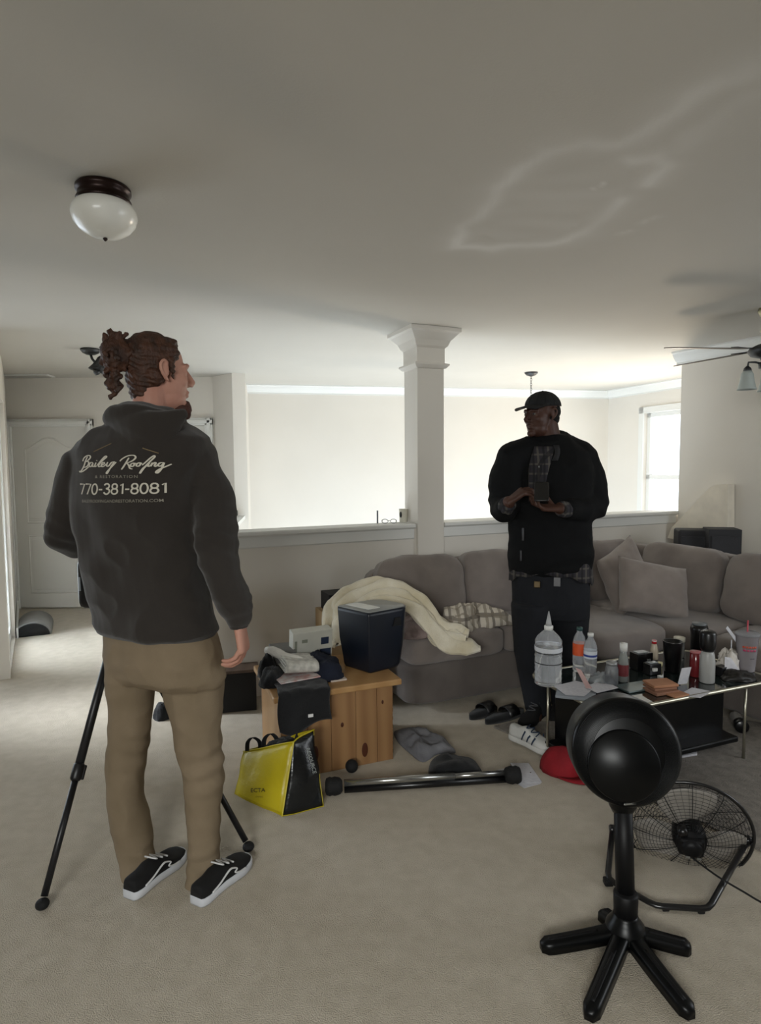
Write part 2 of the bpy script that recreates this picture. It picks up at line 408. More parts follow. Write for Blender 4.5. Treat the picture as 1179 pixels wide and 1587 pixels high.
# crown moulding
CP = [(0, 0), (0.085, 0), (0.085, -0.012), (0.07, -0.02), (0.055, -0.045), (0.03, -0.075), (0.012, -0.085), (0.012, -0.10), (0, -0.10)]
def crown(name, a, b, out):
    bm = BM(); o = V(out).normalized(); prism(bm, [V(a) + o * u + Z * (CEIL + w) for u, w in CP], V(b) - V(a)); struct(name, bm, M_white)
dn = V((d.y, -d.x, 0))
crown('trim_5', FW0 - d * .6, FW1, dn); crown('trim_6', FW1, FW1 + WD * 2.9, -wn)
# right wall
bm = BM(); slab(bm, CR, CR + DR * 3.2, .14, -2.8, CEIL, -NR)
struct('wall_right', bm, M_wall)
crown('trim_7', CR - DR * .04, CR + DR * 3.2, NR)
bm = BM(); slab(bm, CR - NR * .14, CR - NR * 1.6, .13, -2.8, CEIL, DR); struct('wall_right_end', bm, M_wall)
bm = BM(); slab(bm, CR + DR * 3.2, CR + DR * 3.2 + V((1.6, 0, 0)), .12, 0, CEIL, V((0, 1, 0))); slab(bm, V((5.75, 2.5, 0)), V((5.75, -3.2, 0)), .12, 0, CEIL, V((1, 0, 0))); struct('wall_far_right', bm, M_wall)
bm = BM(); slab(bm, V((-5, -3.1, 0)), V((5.8, -3.1, 0)), .12, 0, CEIL, V((0, -1, 0))); struct('wall_rear', bm, M_wall)
bm = BM(); slab(bm, V((-4.6, -3.1, 0)), V((-4.6, 3.0, 0)), .12, 0, CEIL, V((-1, 0, 0))); struct('wall_outer_left', bm, M_wall)
# stair knee wall cap seen beside the speakers
bm = BM(); pk = [(1034, 834), (1040, 818), (1098, 757), (1110, 751), (1127, 751), (1127, 850)]
def onplane(px, py, p, n):
    dd = ray(px, py); return CAMP + dd * ((V(p) - CAMP).dot(n) / dd.dot(n))
prism(bm, [onplane(x, y, CR + NR * .10, NR) for x, y in pk], -NR * 0.095); struct('trim_8', bm, mat('stair_trim_paint', 'ece4d4', .6))
# hall: door wall, corner, left wall
M_door = mat('door_paint', 'd8d6d0', 0.45, col2='d4d2cc', nscale=2)
YD = 6.40
bm = BM(); slab(bm, V((-4.6, YD, 0)), V((-1.72, YD, 0)), .12, 0, CEIL, V((0, 1, 0))); struct('wall_hall_end', bm, M_wall)
bm = BM(); slab(bm, SC2 + V((0, .0, 0)), SC1, .13, 0, CEIL, V((-1, -.4, 0)) * -1); struct('wall_hall_corner', bm, M_wall)
bm = BM(); slab(bm, SC1 + V((0, .1, 0)), V((-1.5, 7.2, 0)), .1, -2.8, CEIL, V((-1, 0, 0))); struct('wall_stair_left', bm, M_wall)
bm = BM(); slab(bm, LW0, LW1, .12, 0, CEIL, V((-.87, -.49, 0)));
LW2 = LW1 + V((.47, -.85, 0)); lo = V((-.87, -.49, 0))
slab(bm, LW1, LW2, .12, 2.02, CEIL, lo); slab(bm, LW1, LW2, .12, 0, .02, lo); slab(bm, LW2, LW2 + V((.1, -.17, 0)), .12, 0, CEIL, lo); struct('wall_left', bm, M_wall)
bm = BM(); dl = (LW2 - LW1).normalized()
for (u0, u1, za, zb) in ((0, .07, .02, 2.02), (.91, .98, .02, 2.02), (0, .98, .02, .12), (0, .98, 1.94, 2.02)):
    slab(bm, LW1 + dl * u0 + lo * .03, LW1 + dl * u1 + lo * .03, .05, za, zb, lo)
struct('window_2', bm, M_white)
bm = BM(); slab(bm, LW1 + lo * .05, LW2 + lo * .05, .006, .02, 2.0, lo); struct('window_2_glass', bm, M_glass)
bm = BM(); slab(bm, LW0 + V((.01, 0, 0)), LW1 + V((.01, 0, 0)), .015, 0, .09, V((.87, .49, 0))); struct('baseboard_left', bm, M_white)
# two-panel arched door
def door(name, xl, xr, zt, knob_left):
    r = bpy.data.objects.new(name, None); COL.objects.link(r); r.location = ((xl + xr) / 2, YD, 0); r['kind'] = 'structure'
    bm = BM(); box(bm, ((xl + xr) / 2, YD - .012, zt / 2 + .006), (xr - xl, .03, zt - .012), bev=.003)
    def panel(z0, z1, arch):
        a, b = xl + .12, xr - .12; pts = [(a, z0), (b, z0)]
        if arch:
            n = 14
            for i in range(n + 1):
                t = i / n; pts.append((b + (a - b) * t, z1 - .11 + .11 * (0.5 - 0.5 * math.cos(2 * PI * t))))
        else: pts += [(b, z1), (a, z1)]
        cx = sum(p[0] for p in pts) / len(pts); cz = (z0 + z1) / 2
        pr = []
        for sc, dy in ((0, -.0275), (.012, -.034), (.024, -.020), (.05, -.0275), (.052, -.029)):
            rr = []
            for (x, z) in pts:
                dx, dz = cx - x, cz - z; L = math.hypot(dx, dz); rr.append(V((x + dx / L * sc * 1.2, YD + dy, z + dz / L * sc * 1.2)))
            pr.append(rr)
        rings(bm, pr, cap=False, smooth=False)
        bm.faces.new([bm.verts.new(p) for p in pr[-1]])
    panel(.16, .78, False); panel(.90, zt - .10, True)
    obj('door_leaf', bm, M_door, r)
    bm = BM()
    for (a, b, z0, z1) in ((xl - .08, xl, 0, zt + .08), (xr, xr + .08, 0, zt + .08), (xl - .08, xr + .08, zt, zt + .08)):
        box(bm, ((a + b) / 2, YD - .02, (z0 + z1) / 2), (b - a, .045, z1 - z0), bev=.008)
        box(bm, ((a + b) / 2, YD - .03, (z0 + z1) / 2), ((b - a) * .5 if b - a < .2 else b - a, .045, (z1 - z0) * (1 if b - a < .2 else .5)), bev=.008)
    obj('door_frame', bm, M_white, r)
    return r
door('door_1', -3.80, -3.04, 1.90, False)
door('door_2', -2.50, -1.805, 1.90, True)
# air register
M_vent = mat('vent_metal', 'b5b2aa', .5)
v = empty('ceiling_vent', V((-3.5, 6.2, CEIL)), 'white slatted air register on the ceiling above the hall door', 'vent')
bm = BM(); c = V((-3.5, 6.26, CEIL)); box(bm, (c.x, c.y - .06, CEIL - .006), (.46, .14, .012), bev=.003); obj('frame', bm, M_white, v)
bm = BM()
for k in range(9): box(bm, (c.x, c.y - .115 + k * .0135, CEIL - .016), (.40, .004, .012), Matrix.Identity(4))
obj('slats', bm, M_vent, v)
# blue-lit open room beyond the left wall
# ------------------------------------------------------------------ sofa (sectional)
M_sofa = mat('sofa_fabric', '857c76', 0.95, col2='786f6a', nscale=6, bump=0.35, bscale=420, sheen=0.3, spec=0.2)
M_sofa_dark = mat('sofa_base_fabric', '69625d', 0.95, col2='5f5854', nscale=6, bump=0.35, bscale=420, sheen=0.2, spec=0.2)
def place(o, x, z=(0, 0, 1)):   # frame from x axis and z axis
    x = V(x).normalized(); z = V(z).normalized(); y = z.cross(x).normalized(); z = x.cross(y); return frame(x, y, z, o)
sofa = empty('sectional_sofa', W(0.9, .35), 'large taupe-grey fabric sectional sofa wrapping the corner below the half wall', 'sofa')
TL = -0.40; TC = 1.98
bm = BM()
softbox(bm, (TC - TL + .0, .62, .26), place(W((TL + TC) / 2, .35, .17), A), p=14, n=14, nz=.006, seed=1)
softbox(bm, (.62, .40, .26), place(W(.93, .88, .17), A), p=12, n=10, nz=.006, seed=2)
WQ = W(1.93, .16); WI = NR
def WG(u, s, z=0): return WQ + DR * u + WI * s + Z * z
softbox(bm, (2.5, .78, .26), place(WG(1.0, .42, .17), DR), p=14, n=14, nz=.006, seed=3)
obj('base', bm, M_sofa_dark, sofa)
bm = BM()
softbox(bm, (TC - TL + .1, .15, .60), place(W((TL + TC) / 2, .10, .52), A), p=7, n=16, nz=.012, seed=4)
softbox(bm, (2.4, .16, .60), place(WG(.95, .10, .54), DR), p=7, n=16, nz=.014, seed=5)
ell(bm, WG(-.02, .10, .53), (.13, .13, .30))
obj('back_frame', bm, M_sofa, sofa)
def seatc(t0, t1, s0, s1, seed):
    bm = BM(); softbox(bm, (t1 - t0, s1 - s0, .17), place(W((t0 + t1) / 2, (s0 + s1) / 2, .375), A), p=7, n=16, bulge=.12, nz=.008, seed=seed); obj('seat_cushion', bm, M_sofa, sofa)
seatc(TL, .28, .16, .69, 11); seatc(.285, .61, .16, .69, 12); seatc(.615, 1.22, .16, 1.09, 13); seatc(1.225, 1.60, .16, .66, 14)
bm = BM(); softbox(bm, (.86, .60, .17), place(WG(.62, .50, .375), DR), p=7, n=16, bulge=.12, nz=.008, seed=15); obj('seat_cushion', bm, M_sofa, sofa)
bm = BM(); softbox(bm, (.86, .60, .17), place(WG(1.49, .50, .375), DR), p=7, n=16, bulge=.12, nz=.008, seed=16); obj('seat_cushion', bm, M_sofa, sofa)
def backc(P, ax, inn, w, h, seed, lean=.22, th=.19):
    up = (Z - V(inn) * lean).normalized(); bm = BM()
    softbox(bm, (w, h, th), frame(V(ax), up, V(ax).cross(up), P + up * (h / 2)), p=5, n=18, bulge=.22, nz=.014, seed=seed)
    obj('back_cushion', bm, M_sofa, sofa)
def wb(t0, t1, seed, h=.44): backc(W((t0 + t1) / 2, .29, .44), A, -B, t1 - t0, h, seed)
wb(-.42, .20, 21); wb(.205, .72, 22); wb(.73, 1.22, 23, .43); wb(1.23, 1.74, 24, .45)
backc(WG(.52, .30, .44), DR, WI, .62, .45, 25); backc(WG(1.18, .30, .44), DR, WI, .66, .45, 26)
# throw pillows
M_pil = mat('pillow_fabric', '8b817a', 0.95, col2='7e746e', nscale=7, bump=0.3, bscale=380, sheen=0.3, spec=.2)
bm = BM(); c = AT(1012, 913, 3.98); pillow(bm, .50, .37, .18, place(c, (.95, .12, -.20), (.30, -.88, .36)), seed=3)
obj('throw_pillow', bm, M_pil, label='square taupe throw pillow in front, propped on the sofa corner seat', cat='pillow', group='throw pillows on the sofa')
bm = BM(); c = AT(968, 893, 4.17); pillow(bm, .40, .42, .15, frame(V((.75, .5, .38)).normalized(), V((-.35, .1, .93)).normalized(), V((.50, -.80, .25)).normalized(), c), seed=8)
obj('throw_pillow', bm, M_pil, label='tilted throw pillow leaning behind the front pillow, closest to the standing man in black', cat='pillow', group='throw pillows on the sofa')
# ------------------------------------------------------------------ blankets on the sofa
def sheet(fn, nu, nv, th=.006, closed=False):
    bm = BM(); g = [[V(fn(i / nu, j / nv)) for j in range(nv + 1)] for i in range(nu + 1)]
    vs = [[bm.verts.new(p) for p in r] for r in g]
    for i in range(nu):
        for j in range(nv): bm.faces.new([vs[i][j], vs[i + 1][j], vs[i + 1][j + 1], vs[i][j + 1]]).smooth = True
    bm.normal_update()
    low = {}
    for r in vs:
        for v in r: low[v] = bm.verts.new(v.co - v.normal * th)
    for i in range(nu):
        for j in range(nv): bm.faces.new([low[q] for q in (vs[i][j], vs[i][j + 1], vs[i + 1][j + 1], vs[i + 1][j])]).smooth = True
    def edge(a, b): bm.faces.new([a, b, low[b], low[a]])
    for i in range(nu): edge(vs[i + 1][0], vs[i][0]); edge(vs[i][nv], vs[i + 1][nv])
    for j in range(nv): edge(vs[0][j], vs[0][j + 1]); edge(vs[nu][j + 1], vs[nu][j])
    return bm
def nz3(p, sc, seed=0): return noise.noise(V(p) * sc + V((seed * 13.7, seed * 5.1, seed * 2.3)))
M_blanket = mat('cream_blanket', 'e0d8c4', 0.95, col2='c9bd9f', nscale=7, bump=0.5, bscale=200, sheen=.4)
M_blanket2 = mat('pink_throw', '9c8b86', 0.95, col2='6f605c', nscale=12, bump=0.4, bscale=200)
# rolled cream blanket arching behind the dark box, ending in a tongue over the seat
path = [AT(528, 990, 3.42), AT(533, 950, 3.45), AT(565, 927, 3.5), AT(600, 920, 3.53), AT(635, 933, 3.56), AT(662, 960, 3.56), AT(688, 985, 3.54), AT(722, 994, 3.50)]
sp = spline(path, 8)
def ropefn(pth, wfn, foldn, amp, seed, tilt=V((0, -.35, 1))):
    k = len(pth)
    def f(u, v):
        i = min(int(u * (k - 1)), k - 2); t = u * (k - 1) - i; p = pth[i].lerp(pth[i + 1], t)
        d = (pth[min(i + 1, k - 1)] - pth[max(i - 1, 0)]).normalized(); side = d.cross(tilt).normalized(); up = side.cross(d).normalized()
        w = wfn(u); a = (v - .5)
        q = p + side * (a * w) + up * (amp * math.cos(a * PI * 1.0) + amp * .35 * math.sin(v * foldn * PI + 3 * u))
        return q + V((nz3(q, 9, seed), nz3(q, 9, seed + 1), nz3(q, 9, seed + 2))) * .02
    return f
bl = empty('blanket', sp[20].copy(), 'rumpled cream blanket arched over the sofa seat behind the dark box', 'blanket')
bl.location.z = .46
for k2, (wf, am, fo, sd, off) in enumerate(((lambda u: .17 + .04 * math.sin(u * 9), .055, 5, 1, V((0, 0, 0))), (lambda u: .11, .04, 4, 9, V((-.03, .05, .035))), (lambda u: .12, .035, 3, 15, V((.02, -.08, -.035))))):
    pp = [p + off * (1 if 0 < i < len(sp) - 1 else .4) for i, p in enumerate(sp)]
    obj('fold', sheet(ropefn(pp, wf, fo, am, sd), 60, 18, .012), M_blanket, bl)
bm = BM()
def heap(bm, c, rx, ry, h, Mx=None, seed=0, n=34, folds=7, amp=.35):
    t = bmesh.new(); bmesh.ops.create_uvsphere(t, u_segments=n, v_segments=n // 2, radius=1)
    for v in t.verts:
        p = v.co.copy(); z = p.z; L = 1 + amp * .55 * noise.noise(p * 1.6 + V((seed * 3, 1, 2))) + amp * .35 * (1 - 2 * abs(noise.noise(p * 3.1 + V((seed, 7, 1))))) + amp * .12 * noise.noise(p * 7 + V((seed, 7, 1)))
        q = V((p.x * rx * L, p.y * ry * L, max(z, -.12) * h * L)); q.z = max(q.z, 0)
        v.co = q + V(c)
    merge(bm, t, Mx)
heap(bm, AT(655, 978, 3.62), .15, .14, .09, seed=2); heap(bm, AT(640, 985, 3.55), .09, .09, .07, seed=5)
obj('throw', bm, M_blanket2, label='pinkish brown throw bunched under the cream blanket on the sofa', cat='blanket')
M_plaid = plaid('plaid_cloth', 'cfc7ba', '6a625a', '8d8375', 11)
bm = BM(); c = AT(712, 975, 3.80); c.z = .455; heap(bm, c, .12, .13, .13, rotz(0), seed=11, amp=.5)
c = AT(745, 972, 3.86); c.z = .455; heap(bm, c, .15, .12, .10, seed=14, amp=.6)
obj('plaid_shirt', bm, M_plaid, label='crumpled cream and brown plaid cloth on the sofa seat under the back cushion gap', cat='clothing')
# ------------------------------------------------------------------ wooden chest
M_pine = wood('pine_shaded', '9c7850', '795636', '8a6744')  # front boards darkened, their shade against the lit lid put into the colour
M_pine2 = wood('pine_lit', 'b28e60', '967044', 'a37d50', ring=18)  # same pine in the paler tone of the lit lid, also on the sides
M_knot = mat('pine_knot', '4a2412', .5)
cA = V((.927, .375, 0)).normalized(); cB = V((-cA.y, cA.x, 0)); C0 = FL(436, 1211); CWd = .565; CDp = .44; CH = .415
def CP_(t, s, z): return C0 + cA * t + cB * s + Z * z
chest = empty('wooden_chest', CP_(CWd / 2, CDp / 2, 0), 'knotty pine wooden chest on the carpet with a dark box and clothes on its lid', 'chest')
Mc = frame(cA, cB, Z, C0)
bm = BM(); pl = [0, .13, .245, .37, .48, CWd]
for i in range(5): box(bm, ((pl[i] + pl[i + 1]) / 2, .01, (CH - .03) / 2), (pl[i + 1] - pl[i] - .0015, .022, CH - .03), Mc, bev=.0015)
obj('front_panel', bm, M_pine, chest)
bm = BM(); box(bm, (CWd / 2, CDp - .01, (CH - .03) / 2), (CWd, .022, CH - .03), Mc, bev=.002); obj('back_panel', bm, M_pine, chest)
for x in (.011, CWd - .011):
    bm = BM(); box(bm, (x, CDp / 2, (CH - .03) / 2), (.022, CDp - .04, CH - .03), Mc, bev=.002); obj('side_panel', bm, M_pine2, chest)
bm = BM(); box(bm, (CWd / 2 + .0, CDp / 2 - .005, CH - .015), (CWd + .07, CDp + .06, .03), Mc, bev=.006); obj('lid', bm, M_pine2, chest)
for (x, z, rx, rz) in ((.165, .10, .016, .04), (.415, .075, .016, .036), (.30, .22, .008, .012), (.51, .30, .006, .01)):
    bm = BM(); ell(bm, (x, -.001, z), (rx, .002, rz), Mc); obj('knot', bm, M_knot, chest)
mjd = mat('joint_dark', '3c2c1e', .7)
for k in range(8): bm = BM(); box(bm, (CWd + .0005, .012, .04 + k * .042), (.0025, .02, .018), Mc); obj('corner_joint', bm, mjd, chest)
TOP = CH
# ------------------------------------------------------------------ dark box on the chest
M_navy = mat('navy_plastic', '141a26', 0.38, col2='11161f', nscale=4)
bx = AT(576, 1043, 3.06); bx.z = TOP
def pt(px, py, D, z=None):
    q = AT(px, py, D)
    if z is not None: q.z = z
    return q
b0 = FL(572, 1047, TOP)
e1 = V((.80, .60, 0)).normalized(); e2 = V((-.72, .69, 0)).normalized()
L1, L2, HB = .27, .235, .315
boxr = empty('plastic_bin', b0 + e1 * L1 / 2 + e2 * L2 / 2, 'dark navy plastic bin with a handle slot standing corner-on upon the wooden chest', 'bin')
def bring(z, k): # rounded quad
    c = b0 + e1 * L1 / 2 + e2 * L2 / 2; out = []
    for (u, v) in ((-1, -1), (1, -1), (1, 1), (-1, 1)):
        nx_ = [(-1, -1), (1, -1), (1, 1), (-1, 1)]
        for s in range(5):
            t = s / 4
            r = .06 if (u == 1) else .012
            ang = {(-1, -1): PI, (1, -1): -PI / 2, (1, 1): 0, (-1, 1): PI / 2}[(u, v)] + t * PI / 2
            hx, hy = L1 / 2 * k, L2 / 2 * k
            out.append(c + e1 * (u * (hx - r) + math.cos(ang) * r) + e2 * (v * (hy - r) + math.sin(ang) * r) + Z * (z - c.z))
    return out
bm = BM(); rings(bm, [bring(TOP, .80), bring(TOP + .012, .84), bring(TOP + HB * .5, .96), bring(TOP + HB - .02, 1.0), bring(TOP + HB, 1.0)]); obj('body', bm, M_navy, boxr)
bm = BM(); rings(bm, [bring(TOP + HB, .99), bring(TOP + HB + .006, .96)]); obj('lid', bm, mat('grey_lid', '8b8c88', .35, col2='7f807c'), boxr)
Mb = frame(e1, e2, Z, b0)
bm = BM(); box(bm, (.075, .13, HB + .0075), (.075, .17, .003), Mb, bev=.001); obj('white_strip', bm, mat('white_strip', 'd8d8d2', .4), boxr)
bm = BM(); prism(bm, [Mb @ V(q) for q in ((.150, -.005, .225), (.205, -.005, .225), (.198, -.005, .268), (.165, -.005, .268))], e2 * .006); obj('handle_slot', bm, mat('slot_black', '020203', .7), boxr)
# ------------------------------------------------------------------ things on the chest
M_blackcloth = mat('black_cloth', '101114', 0.95, col2='0b0c0e', bump=.4, bscale=250, sheen=.15)
M_navycloth = mat('navy_cloth', '151b2b', 0.95, col2='0e1220', bump=.4, bscale=250)
sh = empty('black_shirt', CP_(.16, .02, TOP - .1), 'black folded garment hanging over the front edge of the wooden chest', 'clothing')
def drape(u, v):
    x = -.015 + .245 * u + .012 * math.sin(v * 6)
    Lt = .20 + .16 + .02 * math.sin(u * 5); d = v * Lt
    rough = .007 * nz3((u * 3, v * 5, 0), 2, 3)
    if d < .20: return CP_(x, .16 - d, TOP + .014 + rough + .01 * math.sin(u * 4) * (1 - v))
    dd = d - .20
    return CP_(x + .01 * dd, -.045 - .010 - .012 * math.sin(u * 7 + 1) * min(1, dd * 9), TOP + .010 - dd - .008 * math.sin(u * 6))
obj('cloth', sheet(drape, 26, 34, .006), M_blackcloth, sh)
bm = BM(); lp = CP_(.125, -.074, TOP - .093); box(bm, (0, 0, 0), (.024, .004, .014), frame(cA, cB, Z, lp)); obj('care_label', bm, mat('label_white', 'd8d8d8', .7), sh)
bm = BM(); heap(bm, CP_(.0, .17, TOP), .055, .09, .07, seed=21); heap(bm, CP_(-.0, .27, TOP), .045, .05, .10, seed=23)
obj('black_bundle', bm, M_blackcloth, label='black cloth bundle at the left end of the wooden chest lid', cat='clothing')
bm = BM(); heap(bm, CP_(.25, .22, TOP), .095, .10, .10, seed=31); heap(bm, CP_(.27, .12, TOP), .07, .06, .08, seed=32)
obj('navy_garment', bm, M_navycloth, label='dark navy garment heaped between the newspapers and the plastic bin', cat='clothing')
M_paper = mat('newsprint', 'c9c6bd', 0.85, col2='a7a49c', nscale=40)
M_paper2 = mat('magazine_print', 'b48f8a', 0.6, col2='cbc8c6', nscale=28)
bm = BM(); box(bm, (.12, .10, TOP + .034), (.20, .13, .006), Mc @ Matrix.Rotation(.12, 4, 'Z'), bev=.001); obj('magazine', bm, M_paper2, label='magazine with pink and red print under the folded newspaper on the chest', cat='magazine')
npap = empty('newspaper', CP_(.12, .12, TOP + .04), 'folded pale newspaper lying on the magazine on the wooden chest', 'newspaper')
for k in range(3):
    def nf(u, v, k=k):
        ang = v * PI; r = .012 + k * .006
        if v < .35: d = (.35 - v) * .42; return CP_(.05 + .16 * u + k * .004, .10 + (.02 * u), TOP + .042 + r * 2 + .02 * (1 - u)) + cB * (d) + V((0, 0, 0))
        if v > .65: d = (v - .65) * .42; return CP_(.05 + .16 * u + k * .004, .10 + (.02 * u), TOP + .044 + .02 * (1 - u)) + cB * (d)
        a = (v - .35) / .3 * PI
        return CP_(.05 + .16 * u + k * .004, .10 + .02 * u - r * math.sin(a), TOP + .043 + r + r * math.cos(a) + .02 * (1 - u))
    obj('folded_sheet', sheet(nf, 12, 24, .003), M_paper, npap)
bm = BM(); q0 = CP_(.0, .30, TOP + .125); q1 = CP_(.155, .17, TOP + .085)
tube(bm, [q0 + (q1 - q0) * (i / 6) + Z * (.006 * math.sin(i * 1.4)) for i in range(7)], [.018, .028, .029, .027, .026, .022, .015], n=14, flat=.8)
obj('rolled_towel', bm, mat('white_towel', 'd9d6cf', .95, col2='cfcbc3', bump=.5, bscale=180), label='white rolled cloth lying across the black bundle on the chest', cat='towel')
gbx = BM(); box(gbx, (0, 0, 0), (.12, .16, .11), place(CP_(.10, .37, TOP + .055), (.95, .3, 0)), bev=.004)
obj('grey_box', gbx, mat('grey_card', '6f6d69', .7), label='low grey box behind the rolled white cloth on the chest', cat='box')
wb_ = empty('product_box', CP_(.24, .37, TOP), 'white cardboard product box with dark picture squares standing at the back of the chest', 'box')
Mw = place(CP_(.245, .345, TOP + .105), (.90, .43, 0), (.04, -.12, .96))
bm = BM(); box(bm, (0, 0, 0), (.215, .07, .185), Mw, bev=.003); obj('carton', bm, mat('box_white', 'cbcabf', .6), wb_)
for (x, z, w_, h_) in ((.065, .035, .042, .038), (.07, -.03, .06, .042), (-.092, .02, .012, .06), (-.045, .045, .03, .018)):
    bm = BM(); box(bm, (x, -.0355, z), (w_, .002, h_), Mw); obj('picture', bm, mat('box_print', '26324a' if w_ > .04 else '8c8f80', .5), wb_)
bm = BM(); box(bm, (.085, -.02, .004 + TOP), (.08, .05, .008), frame(cA, cB, Z, C0 + cA * .22 + cB * .1)); obj('folded_receipt', bm, mat('receipt_paper', 'b9aca0', .8), label='small folded paper on the chest lid beside the plastic bin', cat='paper')
# boxes behind the chest, by the sofa end
bm = BM(); c = AT(523, 1000, 3.75); box(bm, (0, 0, .29), (.22, .2, .58), place(V((c.x, c.y, 0)), A), bev=.003)
obj('cardboard_box', bm, mat('cardboard', 'a98f6c', .85, col2='9d845f'), label='tall tan cardboard box standing behind the chest by the sofa end', cat='box')
bm = BM(); c2 = V((c.x + .02, c.y, .58)); box(bm, (0, 0, .055), (.20, .16, .11), place(c2, A), bev=.003)
box(bm, (-.09, -.082, .055), (.012, .004, .1), place(c2, A))
obj('black_box', bm, mat('black_card', '0d0d0f', .6), label='black box on top of the tan cardboard box behind the chest', cat='box')
# black cabinet with brown top left of the chest
cb = empty('speaker_cabinet', V((0, 0, 0)), 'black square cabinet with a brown wooden top left of the pine chest', 'cabinet')
k0 = FL(398, 1101); k1 = FL(346, 1106); ka = (k0 - k1).normalized(); kb = V((-ka.y, ka.x, 0)); cb.location = k1 + ka * .15 + kb * .15
Mk = frame(ka, kb, Z, k0)
bm = BM(); box(bm, (-.14, .066, .12), (.28, .13, .235), Mk, bev=.004); obj('body', bm, mat('cabinet_black', '0c0b0b', .7), cb)
bm = BM(); box(bm, (-.14, .066, .247), (.31, .15, .018), Mk, bev=.003); obj('top', bm, wood('brown_top', '5d4b3f', '4a3b31', '54443a', stretch=(1, .2, 1)), cb)
bm = BM(); c = FL(252, 1112); heap(bm, c, .05, .05, .085, seed=41)
obj('black_sock', bm, M_blackcloth, label='small black cloth bundle on the carpet seen between the standing man\'s legs', cat='clothing')
# ------------------------------------------------------------------ left hall: grey bolster
M_matg = mat('grey_mat', '8a8987', .9, col2='807f7d', bump=.3, bscale=200)
bo = empty('grey_bolster', FL(50, 984), 'grey half-round foam bolster with dark end on the hall floor by the door', 'cushion')
p0 = FL(50, 986); p1 = FL(56, 964)
bm = BM(); dirb = (p1 - p0).normalized(); sb = V((dirb.y, -dirb.x, 0))
def half(p, r, n=14): return [p + sb * (r * math.cos(PI * i / n)) + Z * (.82 * r * math.sin(PI * i / n) + .002) for i in range(n + 1)]
rings(bm, [half(p0, .145), half(p0 + dirb * .03, .15), half(p0 + dirb * .5, .15)]); obj('body', bm, M_matg, bo)
bm = BM(); rings(bm, [half(p0 - dirb * .004, .13), half(p0 + dirb * .001, .14)]); obj('end_cap', bm, mat('dark_end', '1a1a1c', .8), bo)
# ------------------------------------------------------------------ ceiling fixtures
M_bronze = mat('dark_bronze', '2a1a16', 0.35, metal=.6, col2='20130f')
M_opal = mat('opal_glass', 'e8e7e0', 0.25, col2='e4e3dc', spec=.6)
dl_ = empty('ceiling_light', FL(162, 293, CEIL), 'round flush ceiling light with white opal bowl and dark bronze ring', 'ceiling light')
c = FL(160, 290, CEIL); cx_, cy_ = c.x, c.y
bm = BM(); lathe(bm, [(.082, 0), (.088, -.006), (.088, -.018), (.081, -.022), (.083, -.04), (.088, -.046), (.088, -.056), (.07, -.058)], Matrix.Translation((cx_, cy_, CEIL)), 40); obj('ring', bm, M_bronze, dl_)
bm = BM(); lathe(bm, [(.080, -.05), (.094, -.062), (.103, -.08), (.105, -.096), (.098, -.118), (.08, -.14), (.055, -.156), (.025, -.165), (.001, -.167)], Matrix.Translation((cx_, cy_, CEIL)), 40); obj('bowl', bm, M_opal, dl_)
bm = BM(); lathe(bm, [(.006, -.166), (.008, -.17), (.004, -.176), (.0005, -.178)], Matrix.Translation((cx_, cy_, CEIL)), 16); obj('finial', bm, M_bronze, dl_)
# adjustable spotlight fixture
M_gun = mat('gunmetal', '4a4b4c', 0.4, metal=.7, col2='3c3d3e')
c = FL(140, 541, CEIL); spt = empty('spotlight_fixture', c, 'dark metal ceiling spotlight with cone shade hanging over the hall', 'spotlight')
bm = BM(); lathe(bm, [(.072, 0), (.075, -.01), (.06, -.03), (.03, -.045), (.001, -.048)], Matrix.Translation(c), 28); obj('canopy', bm, M_gun, spt)
bm = BM(); tube(bm, [c + V((0, 0, -.04)), c + V((.01, 0, -.075)), c + V((.03, 0, -.10)), c + V((.045, 0, -.11))], .01); obj('arm', bm, M_gun, spt)
hd = V((.02, 0, -1)).normalized()
bm = BM(); lathe(bm, [(.018, .07), (.03, .055), (.036, .03), (.052, -.01), (.074, -.05), (.07, -.05), (.03, 0), (.001, .02)][::-1], zf(V((.25, .1, .9)), c + V((.068, 0, -.125))), 28); obj('shade', bm, M_gun, spt)
bm = BM(); lathe(bm, [(.02, -.035), (.03, -.05), (.022, -.075), (.001, -.09)], zf(V((.25, .1, .9)), c + V((.062, 0, -.12))), 20); obj('shade_tip', bm, M_gun, spt)
# chandelier chain over the stairwell
c = FL(823, 577, CEIL); ch = empty('pendant_lamp', c, 'pendant lamp canopy and chain hanging in the stairwell above the man in the cap', 'pendant lamp')
bm = BM(); lathe(bm, [(.065, 0), (.065, -.012), (.045, -.03), (.012, -.042), (.001, -.043)], Matrix.Translation(c), 28); obj('canopy', bm, M_gun, ch)
bm = BM()
for k in range(26):
    q = c + V((0, 0, -.05 - k * .024)); pts = []
    for i in range(10):
        a = 2 * PI * i / 10; r = .008 * math.cos(a); pts.append(q + V((r if k % 2 else 0, 0 if k % 2 else r, .016 * math.sin(a))))
    tube(bm, pts, .0022, n=6, closed=True)
obj('chain', bm, M_gun, ch)
bm = BM(); q = c + V((0, 0, -.70)); lathe(bm, [(.01, .03), (.03, .02), (.05, -.02), (.09, -.10), (.10, -.16), (.095, -.16), (.04, -.05), (.001, -.03)], Matrix.Translation(q), 28); obj('lamp_shade', bm, M_opal, ch)
